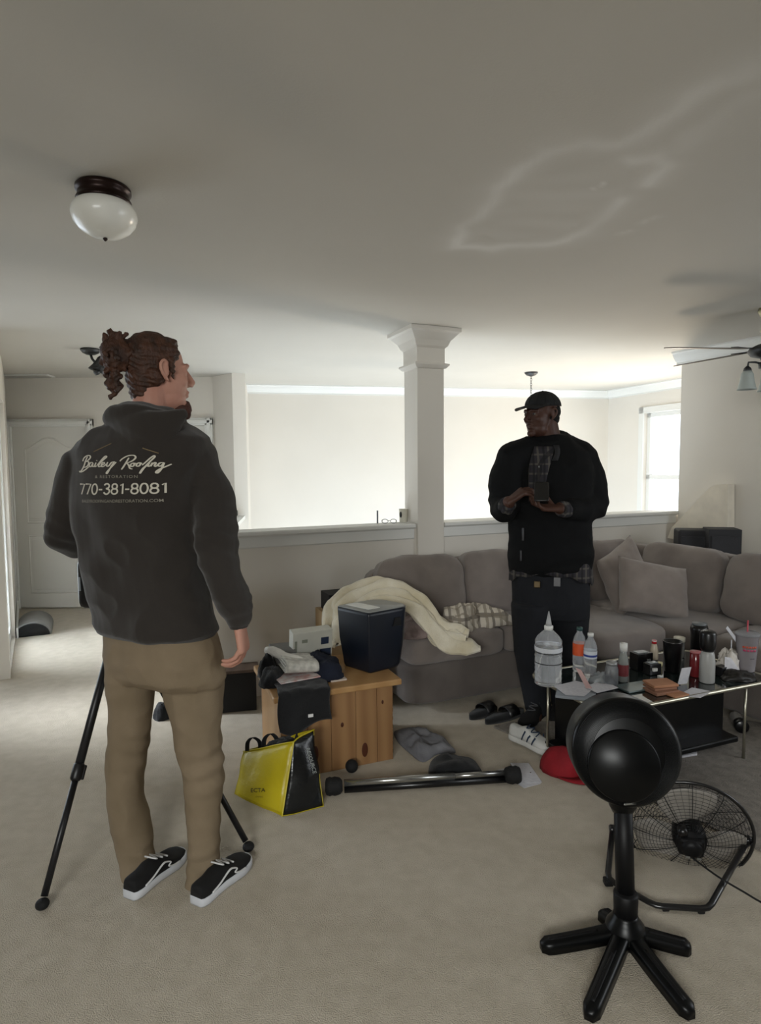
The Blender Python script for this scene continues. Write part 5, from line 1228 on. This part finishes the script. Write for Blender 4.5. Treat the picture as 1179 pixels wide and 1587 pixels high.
# hoodie
bm = BM()
rows = [(176, 272, 652, 2.165, .70), (140, 298, 667, 2.165, .55), (120, 318, 682, 2.165, .50), (107, 320, 704, 2.165, .48), (110, 314, 735, 2.165, .50), (108, 310, 775, 2.165, .52), (112, 306, 820, 2.165, .54), (124, 312, 870, 2.165, .55), (136, 324, 925, 2.165, .56), (143, 336, 962, 2.165, .57), (145, 338, 973, 2.165, .57), (150, 332, 976, 2.165, .56)]
pline(rows, u1, v1, bm, 1.0, p=2.25)
caps(bm, [AT(308, 712, 2.11), AT(330, 770, 2.09), AT(333, 838, 2.06), AT(350, 900, 2.04), AT(362, 938, 2.05), AT(368, 956, 2.05)], [.067, .071, .068, .062, .060, .045])
caps(bm, [AT(360, 936, 2.05), AT(372, 942, 2.05)], [.045, .038])
caps(bm, [AT(124, 722, 2.22), AT(109, 770, 2.26), AT(99, 828, 2.27), AT(118, 845, 2.34), AT(152, 846, 2.44)], [.062, .066, .066, .052, .038])
# hood: folds around the neck and pouch on the back
nk = AT(233, 640, 2.14)
for (c, a_, b_, r_, zt) in ((nk + V((0, 0, -.018)), .098, .088, .024, .02), (nk + V((-.012, -.008, -.042)), .118, .102, .028, .03)):
    pts = []
    for i in range(28):
        t = 2 * PI * i / 28; pts.append(c + u1 * (a_ * math.cos(t)) + v1 * (b_ * math.sin(t)) + Z * (-zt * math.sin(t) * 1.0 + .010 * noise.noise(V((math.cos(t) * 2, math.sin(t) * 2, c.z * 9)))))
    tube(bm, pts, r_, n=12, closed=True)
hb = AT(212, 668, 2.02)
Mp = frame(u1, V((0, 0, 1)), u1.cross(V((0, 0, 1))), hb)
for i in range(9):
    t = i / 8; hw_ = .150 * (1 - t) ** .75 + .022; yy = .035 - .115 * t; yo = -.012 + .045 * t
    tube(bm, [Mp @ V((hw_ * a, yy + .018 * a * a * (1 - t), -.045 * a * a - yo * .3)) for a in (-1, -.75, -.5, -.25, 0, .25, .5, .75, 1)], [.012, .020, .024, .026, .027, .026, .024, .020, .012], n=12)
me = remesh(bm, .0062, 5, .5)
zb = AT(182, 742, 2.05)
def hf_(co, n):
    am = .011; q = co - zb; back = min(1, 2 * max(0, 1 - math.sqrt((q.dot(u1) / .24) ** 2 + (q.z / .18) ** 2))); am *= (1 - .93 * back)
    a = noise.noise(V((co.x * 7, co.y * 7, co.z * 4))); b = 1 - 2 * abs(noise.noise(V((co.x * 8 + 3, co.y * 8, co.z * 9))))
    d = am * (a + .8 * b - .35)
    for (c, rad, k, ax_, am2) in FOLDS1:
        r = (co - c).length
        if r < rad: d += am2 * math.sin((co - c).dot(ax_) * k) * (1 - r / rad) ** 1
    return d
FOLDS1 = [(RA[1], .16, 120, V((.3, .2, .9)).normalized(), .0045), (AT(366, 930, 2.05), .07, 200, Z, .005), (LA[1], .14, 130, V((.5, 0, .85)), .004), (AT(300, 940, 2.0), .14, 90, V((.6, 0, .8)), .004)]
displace(me, hf_)
hoodie = obj('hoodie', me, M_hood, man1)
bm = BM(); wv = (AT(372, 968, 2.05) - AT(366, 950, 2.05)).normalized(); tube(bm, [AT(367, 950, 2.05), AT(369, 960, 2.05), AT(370.5, 973, 2.05)], [.036, .034, .031], n=24)
bmr = remesh(bm, .004, 2); displace(bmr, lambda co, n: .0008 * math.sin(math.atan2(co.y - RA[2].y, co.x - AT(369, 960, 2.05).x) * 26)); obj('cuff', bmr, M_hood, hoodie)
bm = BM(); R1 = prow(147, 336, 971, 2.165, .57, u1, v1, n=60); R2 = prow(149, 333, 978, 2.165, .57, u1, v1, n=60); R3 = prow(156, 326, 977, 2.165, .56, u1, v1, n=60); rings(bm, [R1, R2, R3], cap=False); obj('hem', bm, M_hood, hoodie)
# trousers
bm = BM()
pline([(166, 326, 958, 2.165, .56), (158, 338, 985, 2.165, .62), (159, 346, 1015, 2.165, .62), (162, 350, 1040, 2.165, .58), (170, 345, 1052, 2.165, .5)], u1, v1, bm)
xu, yv = V((1, 0, 0)), V((0, 1, 0))
pline([(162, 246, 1022, 2.18, 1.05), (163, 243, 1060, 2.19, 1.05), (166, 238, 1115, 2.19, 1.0), (164, 233, 1150, 2.20, 1.0), (162, 228, 1185, 2.20, 1.0), (163, 224, 1220, 2.19, 1.05), (167, 232, 1265, 2.18, 1.0), (176, 240, 1310, 2.16, 1.0), (184, 244, 1345, 2.12, 1.1), (186, 244, 1359, 2.105, 1.15)], xu, yv, bm)
pline([(246, 349, 1022, 2.13, 1.0), (252, 351, 1060, 2.13, 1.0), (263, 347, 1115, 2.12, 1.0), (272, 345, 1165, 2.12, 1.0), (279, 347, 1195, 2.12, 1.0), (284, 345, 1240, 2.12, 1.0), (289, 342, 1290, 2.11, 1.0), (290, 343, 1335, 2.09, 1.0), (288, 345, 1368, 2.07, 1.15), (289, 345, 1381, 2.065, 1.15)], xu, yv, bm)
me = remesh(bm, .0062, 4, .5)
KF = [(AT(225, 1170, 2.15), .13, 95, V((.25, 0, 1)).normalized(), .005), (AT(335, 1190, 2.1), .15, 85, V((-.3, 0, 1)).normalized(), .006), (AT(215, 1335, 2.12), .10, 120, V((.2, 0, 1)), .005), (AT(318, 1350, 2.05), .11, 120, V((-.2, 0, 1)), .006), (AT(285, 1036, 2.05), .10, 90, V((.15, 0, 1)), .005), (AT(195, 1036, 2.1), .10, 90, V((-.2, 0, 1)), .004)]
fabric(me, .0095, 4, (9, 9, 4), KF)
trs = obj('trousers', me, M_khaki, man1)
bm = BM(); q = prow(160, 340, 1000, 2.165, .62, u1, v1, n=80)
for (px_, py_) in ((190, 1002), (292, 1002)):
    pass
bm.free()
M_vans = mat('suede_black', '0c0b0c', .85); M_vsole = mat('sole_white', 'c9cbd0', .6); M_vstr = mat('stripe_white', 'd5d5d5', .6)
s1 = empty('shoe', (0, 0, 0), None, None); s1.parent = man1; s1.location = FL(236, 1360) - root1
h_ = FL(199, 1394); t_ = FL(283, 1324)
shoe('shoe', (h_.x, h_.y, 0), (t_.x, t_.y, 0), None, M_vans, M_vsole, M_vstr, 'wave', parent=s1, hgt=.86, m_lace=M_vstr)
s2 = empty('shoe', (0, 0, 0), None, None); s2.parent = man1; s2.location = FL(338, 1368) - root1
h_ = FL(303, 1404); t_ = FL(384, 1333)
shoe('shoe', (h_.x, h_.y, 0), (t_.x, t_.y, 0), None, M_vans, M_vsole, M_vstr, 'wave', parent=s2, hgt=.86, m_lace=M_vstr)
# print on the back of the hoodie
tree = bvh_of([hoodie]); M_prt = mat('hoodie_print', 'c9c4b6', .8, col2='c2bdaf'); M_prt2 = mat('hoodie_print_dim', '8d887c', .8); M_gold = mat('hoodie_print_gold', '6f5f45', .8)
PO = AT(181, 750, 2.0)
def upx(x, y): # photo position on the garment's back plane, square to the wearer's back
    d = ray(x, y); return CAMP + d * ((PO - CAMP).dot(v1) / d.dot(v1))
def pr_text(s, x, y, size_px, m, x2=None, bold=0, shear=0, space=1.0, nm='print'):
    b = text_mesh(s, 1.0, shear, bold, space); xs = [v.co.x for v in b.verts]; w = max(xs) - min(xs); x0_ = min(xs)
    o0 = upx(x, y); o1 = upx(x2, y); hh_ = (upx(x, y - size_px) - o0).length / .72
    ex = (o1 - o0) / w
    for v in b.verts: v.co.x -= x0_
    for v in b.verts: v.co = V((v.co.x, v.co.y, 0))
    def f(uu, vv): return o0 + ex * uu + Z * (hh_ * vv) - v1 * .25
    # scale first so the subdivision threshold is in metres
    for v in b.verts: v.co = V((v.co.x * ex.length, v.co.y * hh_, 0))
    exn = ex.normalized()
    return lay(nm, b, lambda uu, vv: o0 + exn * uu + Z * vv - v1 * .25, v1, tree, m, hoodie, .0035)
pr_text('& RESTORATION', 144, 741, 4.6, M_prt2, x2=205, bold=.006, space=1.25)
pr_text('BAILEYROOFINGANDRESTORATION.COM', 122, 779, 4.6, M_prt2, x2=234, bold=.004)
# script lettering drawn as strokes: coordinates in the enlarged view of the print (8x units)
ST = [
 # B
 [(165, 330), (185, 290), (225, 265), (258, 268), (262, 290), (235, 318), (205, 335)], [(228, 275), (205, 320), (180, 385), (150, 430), (118, 455), (112, 440)], [(205, 335), (238, 335), (240, 362), (215, 392), (175, 402)], [(118, 455), (150, 452), (200, 425), (245, 392)],
 # a
 [(292, 345), (268, 345), (250, 372), (258, 392), (278, 385), (296, 350), (288, 382), (300, 392), (318, 378)],
 # i
 [(332, 345), (318, 378), (322, 392), (340, 382)], [(338, 325), (342, 320)],
 # l
 [(345, 378), (375, 340), (405, 305), (440, 272), (452, 282), (410, 320), (372, 360), (362, 390), (382, 390), (400, 375)],
 # e
 [(398, 375), (425, 362), (428, 345), (408, 348), (395, 375), (405, 392), (432, 382), (452, 360)],
 # y
 [(468, 340), (455, 370), (462, 388), (482, 380), (508, 345), (545, 335)], [(545, 335), (520, 365), (490, 420), (462, 470), (455, 462), (478, 430), (520, 385), (560, 340)],
 # R
 [(598, 330), (625, 300), (680, 268), (735, 262), (755, 285), (730, 320), (685, 345), (668, 350)], [(690, 290), (662, 345), (632, 400), (615, 425)], [(668, 350), (690, 378), (700, 410), (725, 420)],
 # o
 [(735, 350), (712, 362), (708, 385), (725, 390), (742, 372), (740, 352), (762, 358)],
 # o
 [(790, 345), (768, 358), (762, 382), (780, 388), (798, 368), (796, 348), (815, 358)],
 # f
 [(815, 375), (850, 335), (885, 295), (922, 265), (928, 280), (890, 325), (845, 385), (815, 435), (795, 470), (800, 450), (830, 400), (870, 378)],
 # i
 [(880, 345), (865, 375), (870, 390), (888, 378)], [(888, 325), (892, 320)],
 # n
 [(905, 345), (888, 390)], [(895, 372), (922, 345), (935, 350), (922, 380), (932, 390), (950, 372)],
 # g
 [(1000, 345), (972, 348), (954, 370), (962, 388), (984, 376), (1003, 345)], [(1003, 345), (990, 385), (970, 430), (943, 466), (932, 456), (958, 425), (1010, 392), (1052, 362)],
]
bm = BM()
for stq in ST:
    pts = spline([V((x, y, 0)) for x, y in stq], 4); k = len(pts); prev = None
    for i, p in enumerate(pts):
        d = (pts[min(i + 1, k - 1)] - pts[max(0, i - 1)]); d = d.normalized() if d.length > 0 else V((1, 0, 0)); wd = 8.5 * (.6 + .5 * abs(d.y)) * (.75 + .25 * math.sin(PI * i / max(1, k - 1)))
        nn = V((-d.y, d.x, 0)) * wd; pair = []
        for q in (p + nn, p - nn):
            w = upx(100 + q.x / 7.37, 670 + q.y / 7.37) - v1 * .25; h, n_, ix, dd = tree.ray_cast(w, v1); pair.append(bm.verts.new((h - v1 * .0035) if h is not None else w + v1 * .4))
        if prev: bm.faces.new([prev[0], pair[0], pair[1], prev[1]])
        prev = pair
obj('print', bm, M_prt, hoodie, recalc=False)
def ov(cx, cy, rx, ry): return [(cx + rx * math.sin(2 * PI * i / 12), cy - ry * math.cos(2 * PI * i / 12)) for i in range(13)]
DG = {'7': [[(0, 0), (10, 0), (4, 17)]], '0': [ov(5, 8.5, 4.6, 8.5)], '-': [[(0, 9.5), (6, 9.5)]], '1': [[(1.5, 3.2), (5, 0), (5, 17)]],
      '8': [ov(5, 4.4, 3.9, 4.2), ov(5, 12.6, 4.6, 4.5)], '3': [[(.8, 2.5), (3, .2), (6.5, .2), (8.6, 3), (7.4, 6.6), (4.2, 7.9), (8, 9.3), (9.4, 12.6), (7, 16.4), (3.4, 17), (.3, 14)]]}
bm = BM(); xc = 117.0
for chn in '770-381-8081':
    adv = 7.6 if chn == '-' else (8.0 if chn == '1' else 11.4)
    for stq in DG[chn]:
        pts = spline([V((x, y, 0)) for x, y in stq], 4 if len(stq) > 4 else 1); k = len(pts); prev = None; first = None
        for i, p in enumerate(pts):
            d = pts[min(i + 1, k - 1)] - pts[max(0, i - 1)]; d = d.normalized(); nn = V((-d.y, d.x, 0)) * 1.25; pair = []
            for q in (p + nn, p - nn):
                X_ = xc + q.x * .93; Y_ = 750.5 - (xc - 117) * .012 + q.y * .93
                w = upx(X_, Y_) - v1 * .25; h, n_, ix, dd = tree.ray_cast(w, v1); pair.append(bm.verts.new((h - v1 * .0035) if h is not None else w + v1 * .4))
            if prev: bm.faces.new([prev[0], pair[0], pair[1], prev[1]])
            prev = pair
    xc += adv
obj('print', bm, M_prt, hoodie, recalc=False)
bm = BM()
for (a, b) in (((140, 700), (166, 687)), ((210, 694), (231, 702))):
    prev = None
    for i in range(9):
        t = i / 8; x = a[0] + (b[0] - a[0]) * t; y = a[1] + (b[1] - a[1]) * t; pair = []
        for dy in (-.8, .8):
            w = upx(x, y + dy) - v1 * .25; h, n_, ix, dd = tree.ray_cast(w, v1); pair.append(bm.verts.new(h - v1 * .0035))
        if prev: bm.faces.new([prev[0], pair[0], pair[1], prev[1]])
        prev = pair
obj('print', bm, M_gold, hoodie, recalc=False)

# ---- man in black
M_skin2 = mat('skin_brown', '4a3026', .5, col2='412a21', nscale=14, spec=.4)
M_jack = mat('jacket_black', '0b0c0e', .85, col2='08090a', nscale=5, bump=.3, bscale=350, spec=.25)
M_trs2 = mat('trousers_navy', '14161c', .9, col2='101217', bump=.25, bscale=400)
M_capm = mat('cap_black', '131416', .85, bump=.3, bscale=400)
M_plaid2 = plaid('plaid_shirt_dark', '2b292e', '55514b', '141317', 19)
u2 = V((.94, -.35, 0)).normalized(); v2 = V((.35, .94, 0)).normalized()     # v2 points to his back
D2 = 3.50; root2 = FL(852, 1112)
hc2 = AT(839, 644, D2 - .03); f2_ = V((-.86, -.50, -.04)).normalized(); r2_ = f2_.cross(Z).normalized(); uu2 = r2_.cross(f2_)
MH2 = frame(r2_, f2_, uu2, hc2) @ Matrix.Diagonal((1.04, 1.04, 1.0, 1))
bm = BM(); headpieces(bm, MH2, 1.0)
nk2 = AT(850, 682, D2)
caps(bm, [MH2 @ V((0, -.03, -.05)), nk2, AT(850, 700, D2)], [.066, .070, .08])
pline([(800, 905, 705, D2, .5), (790, 912, 740, D2, .55), (795, 912, 800, D2, .6), (795, 912, 880, D2, .6), (800, 908, 945, D2, .6)], u2, v2, bm, .85)
RA2 = [AT(787, 712, D2 - .02), AT(782, 786, D2 - .06), AT(788, 779, D2 - .27)]; LA2 = [AT(905, 712, D2 + .02), AT(912, 790, D2 - .02), AT(868, 788, D2 - .25)]
for Aq in (RA2, LA2): caps(bm, [Aq[0], Aq[1], Aq[2]], [.062, .05, .034])
caps(bm, [RA2[0] - Z * .03, nk2 - Z * .03, LA2[0] - Z * .03], [.05, .07, .05])
RL2 = [AT(820, 945, D2), AT(822, 1010, D2 - .02), AT(832, 1098, D2)]; LL2 = [AT(880, 945, D2), AT(878, 1010, D2 + .0), AT(872, 1092, D2 + .05)]
for Lq in (RL2, LL2): caps(bm, [Lq[0], Lq[1], Lq[2]], [.09, .065, .04])
caps(bm, [RL2[2], RL2[2] + V((-.03, -.10, -.02))], [.04, .03]); caps(bm, [LL2[2], LL2[2] + V((-.02, -.10, -.02))], [.04, .03])
hand(bm, AT(790, 777, 3.21), (.75, -.10, .62), (.55, .3, -.75), (.1, .4, .9), curl=(.55, .75, .55), sc=1.05, thumb=(.5, .8))
hand(bm, AT(866, 788, 3.21), (-.93, .05, .05), (.0, -.25, 1), (.15, .8, .5), curl=(.25, .75, .65), sc=1.08, thumb=(.75, 1.1))
me = remesh(bm, .0045, 3, .5)
man2 = obj('person', me, M_skin2, org=root2, label='man in black jacket and black cap facing the camera, holding a phone', cat='person')
for sx in (-1, 1):
    bm = BM(); ell(bm, (sx * .031, .0835, .006), (.010, .008, .0065), MH2); ey = obj('eye', bm, mat('eye_white', '6f6a63', .6), man2)
    bm = BM(); ell(bm, (sx * .031, .0905, .006), (.0048, .0025, .0048), MH2); obj('pupil', bm, M_blk, ey)
bm = BM(); ell(bm, (0, -.03, .02), (.080, .082, .070), MH2); ell(bm, (0, -.05, -.02), (.066, .052, .05), MH2); me = remesh(bm, .005, 1); displace(me, lambda co, n: .002 * noise.noise(co * 120)); obj('hair', me, mat('black_hair', '0b0908', .9, bump=.6, bscale=300), man2)
capo = empty('cap', (0, 0, 0), None, None); capo.parent = man2; capo.location = hc2 - root2 + Z * .05
bm = BM(); t = bmesh.new(); bmesh.ops.create_uvsphere(t, u_segments=36, v_segments=22, radius=1)
for v in t.verts:
    p = v.co.copy(); z = max(p.z, 0.0); v.co = V((p.x * .087, p.y * .105 - .012, .048 + z * .085))
merge(bm, t, MH2); obj('crown', bm, M_capm, capo)
bm = BM()
for k in range(6):
    a = PI * k / 6; tube(bm, [MH2 @ V((.0875 * math.cos(a) * math.cos(b), .1055 * math.sin(a) * math.cos(b) - .012, .049 + .0855 * math.sin(b))) for b in [PI * i / 16 for i in range(17)]], .0014, n=5)
ell(bm, (0, -.012, .134), (.007, .007, .004), MH2); obj('seams', bm, M_capm, capo)
bm = BM(); rs = []
for i in range(15):
    a = math.radians(-72 + 144 * i / 14); x = math.sin(a); y = math.cos(a)
    i0 = V((.086 * x, .103 * y - .012, .052)); o0 = V((.080 * x, .090 + .082 * y ** .8 - .012 if y > 0 else .09, .040 - .012 * x * x + .0))
    rs.append([MH2 @ i0, MH2 @ o0, MH2 @ (o0 + V((0, 0, .004))), MH2 @ (i0 + V((0, 0, .006)))])
rings(bm, rs); obj('brim', bm, M_capm, capo)
bm = BM(); ell(bm, (0, -.118, .062), (.022, .014, .024), MH2); obj('back_strap', bm, mat('strap_grey', '35363a', .7), capo)
# jacket
bm = BM()
pline([(824, 880, 676, D2, .8), (806, 895, 688, D2, .6), (786, 912, 702, D2, .52), (776, 920, 722, D2, .54), (778, 918, 760, D2, .58), (783, 916, 800, D2, .62), (786, 917, 830, D2, .63), (784, 922, 860, D2, .62), (786, 917, 880, D2, .6), (790, 908, 890, D2, .56)], u2, v2, bm)
caps(bm, [AT(792, 712, D2 - .02), AT(783, 745, D2 - .03), AT(782, 782, D2 - .06), AT(781, 790, D2 - .14), AT(782, 787, D2 - .21)], [.092, .098, .086, .070, .050])
caps(bm, [AT(903, 712, D2 + .02), AT(913, 745, D2 + .0), AT(917, 782, D2 - .02), AT(900, 790, D2 - .12), AT(881, 790, D2 - .20)], [.088, .094, .090, .072, .050])
pts = []
for i in range(24):
    t = 2 * PI * i / 24; pts.append(AT(850, 680, D2) + u2 * (.098 * math.cos(t)) + v2 * (.085 * math.sin(t)) + Z * (.035 * math.sin(t) - .0))
tube(bm, pts, .022, n=10, closed=True)
caps(bm, [AT(800, 708, D2 - .02), AT(822, 698, D2), AT(850, 694, D2), AT(880, 697, D2), AT(898, 706, D2)], [.090, .083, .08, .083, .090])
me = remesh(bm, .0075, 5, .5)
fabric(me, .012, 12, (6, 6, 4), [(RA2[1], .17, 90, V((.3, 0, 1)), .006), (LA2[1], .17, 90, V((-.3, 0, 1)), .006)])
jack = obj('jacket', me, M_jack, man2)
tree2 = bvh_of([jack]); vf = v2.copy()
def conform(poly_rows, m, nm, par, off=.004, th=.003):
    bm = BM(); prevr = None
    for row in poly_rows:
        rr_ = []
        for (x, y) in row:
            w = AT(x, y, D2 - .6); dv = (w - CAMP).normalized(); h, n_, ix, dd = tree2.ray_cast(w, dv); h = h if h is not None else AT(x, y, D2 - .15); rr_.append(bm.verts.new(h - dv * off))
        if prevr:
            for i in range(len(rr_) - 1): bm.faces.new([prevr[i], prevr[i + 1], rr_[i + 1], rr_[i]]).smooth = True
        prevr = rr_
    o = obj(nm, bm, m, par, recalc=False); md = o.modifiers.new('s', 'SOLIDIFY'); md.thickness = th; return o
rowsf = []
for i in range(15):
    t = i / 14; y = 692 + t * 85; l = 828 - 9 * math.sin(min(1, t * 2) * PI / 2); r = 838 + 20 * (1 - t) ** 1.2 + 2; rowsf.append([(l + (r - l) * j / 7, y) for j in range(8)])
conform(rowsf, M_plaid2, 'shirt_front', jack)
conform([[(857 + 3 * math.sin(i), 690 + i * 6), (866 + 2 * math.sin(i), 690 + i * 6)] for i in range(5)], mat('jacket_collar', '1c1c1e', .8), 'collar_flap', jack, .008)
conform([[(834, 722 + i * 1.5), (836, 722 + i * 1.5)] for i in range(3)], M_steel, 'snap_button', jack, .009)
conform([[(809, 818 + i * 5), (812, 818 + i * 5)] for i in range(5)], mat('zip_grey', '4c4c50', .5), 'zipper', jack, .004)
conform([[(806, 853 + i * 4), (808.5, 853 + i * 4)] for i in range(5)], mat('zip_grey2', '4c4c50', .5), 'zipper', jack, .004)
# plaid cuffs
for (p, q, r0, r1) in ((AT(783, 786, D2 - .22), AT(789, 779, D2 - .275), .046, .040), (AT(878, 790, D2 - .21), AT(868, 789, D2 - .26), .044, .038)):
    bm = BM(); tube(bm, [p, p.lerp(q, .5), q], [r0, (r0 + r1) / 2 + .003, r1], n=24); me = remesh(bm, .005, 1); displace(me, lambda co, n: .004 * noise.noise(co * 40)); obj('shirt_cuff', me, M_plaid2, man2)
# shirt tails under the jacket
bm = BM(); rs = []
for i, y in enumerate((866, 876, 885, 894)):
    R_ = prow(788 - i * .3, 916 + i * .6, y, D2, .56, u2, v2, n=48); rs.append([p + Z * ((-.030 * math.cos(2 * (2 * PI * k / 48)) + .008 * math.sin(k * 1.3)) * (i / 3)) + (p - AT(852, y, D2)).normalized() * .004 * math.sin(k * .9) for k, p in enumerate(R_)])
rings(bm, rs, cap=False); o = obj('shirt_tail', bm, M_plaid2, man2, recalc=False); md = o.modifiers.new('s', 'SOLIDIFY'); md.thickness = .003
# trousers
bm = BM()
pline([(793, 910, 885, D2, .58), (790, 914, 905, D2, .6), (791, 914, 935, D2, .6), (794, 912, 955, D2, .55)], u2, v2, bm)
pline([(791, 856, 935, D2 - .02, 1.0), (793, 853, 970, D2 - .02, 1.0), (796, 850, 1010, D2 - .02, 1.0), (804, 850, 1050, D2 - .01, 1.0), (811, 853, 1085, D2, 1.0), (814, 856, 1102, D2, 1.0)], xu, yv, bm)
pline([(850, 914, 935, D2 + .02, 1.0), (851, 912, 970, D2 + .02, 1.0), (853, 908, 1010, D2 + .03, 1.0), (853, 902, 1050, D2 + .04, 1.0), (853, 897, 1080, D2 + .06, 1.0), (853, 895, 1093, D2 + .06, 1.0)], xu, yv, bm)
me = remesh(bm, .0075, 4, .5); fabric(me, .008, 8, (6, 6, 2.4)); tr2 = obj('trousers', me, M_trs2, man2)
bm = BM(); c = AT(863, 902, D2 - .19); box(bm, (0, 0, 0), (.036, .008, .05), place(c, u2), bev=.003); obj('belt_holder', bm, mat('belt_grey', '6f6f72', .4), man2)
bm = BM(); c = AT(832, 906, D2 - .195); box(bm, (0, 0, 0), (.035, .006, .035), place(c, u2), bev=.004); obj('belt_buckle', bm, mat('dull_brass', '6f6048', .35, metal=.7), man2)
for (h_, t_) in (((842, 1104), (818, 1124)), ((880, 1092), (862, 1112))):
    hq, tq = FL(*h_), FL(*t_); dq = (tq - hq).normalized(); tq = hq + dq * .30
    s_ = empty('shoe', (0, 0, 0), None, None); s_.parent = man2; s_.location = (hq + tq) / 2 - root2
    shoe('shoe', (hq.x, hq.y, 0), (tq.x, tq.y, 0), None, M_vans, M_rub, M_blk, 'none', parent=s_, m_lace=mat('grey_lace', '4a4a4c', .8))
ph = empty('phone', AT(838, 765, 3.17), 'black phone held upright in the hands of the man in black', 'phone')
Mp2 = place(AT(839, 762, 3.165), (.95, -.25, 0), (.25, .6, .75)); bm = BM(); softbox(bm, (.074, .010, .125), Mp2, p=10, n=6); obj('case', bm, M_blk, ph)
bm = BM(); box(bm, (0, .0053 * (1 if (Mp2.to_3x3() @ V((0, 1, 0))).y > 0 else -1), .0), (.066, .001, .116), Mp2); obj('screen', bm, M_tint, ph)
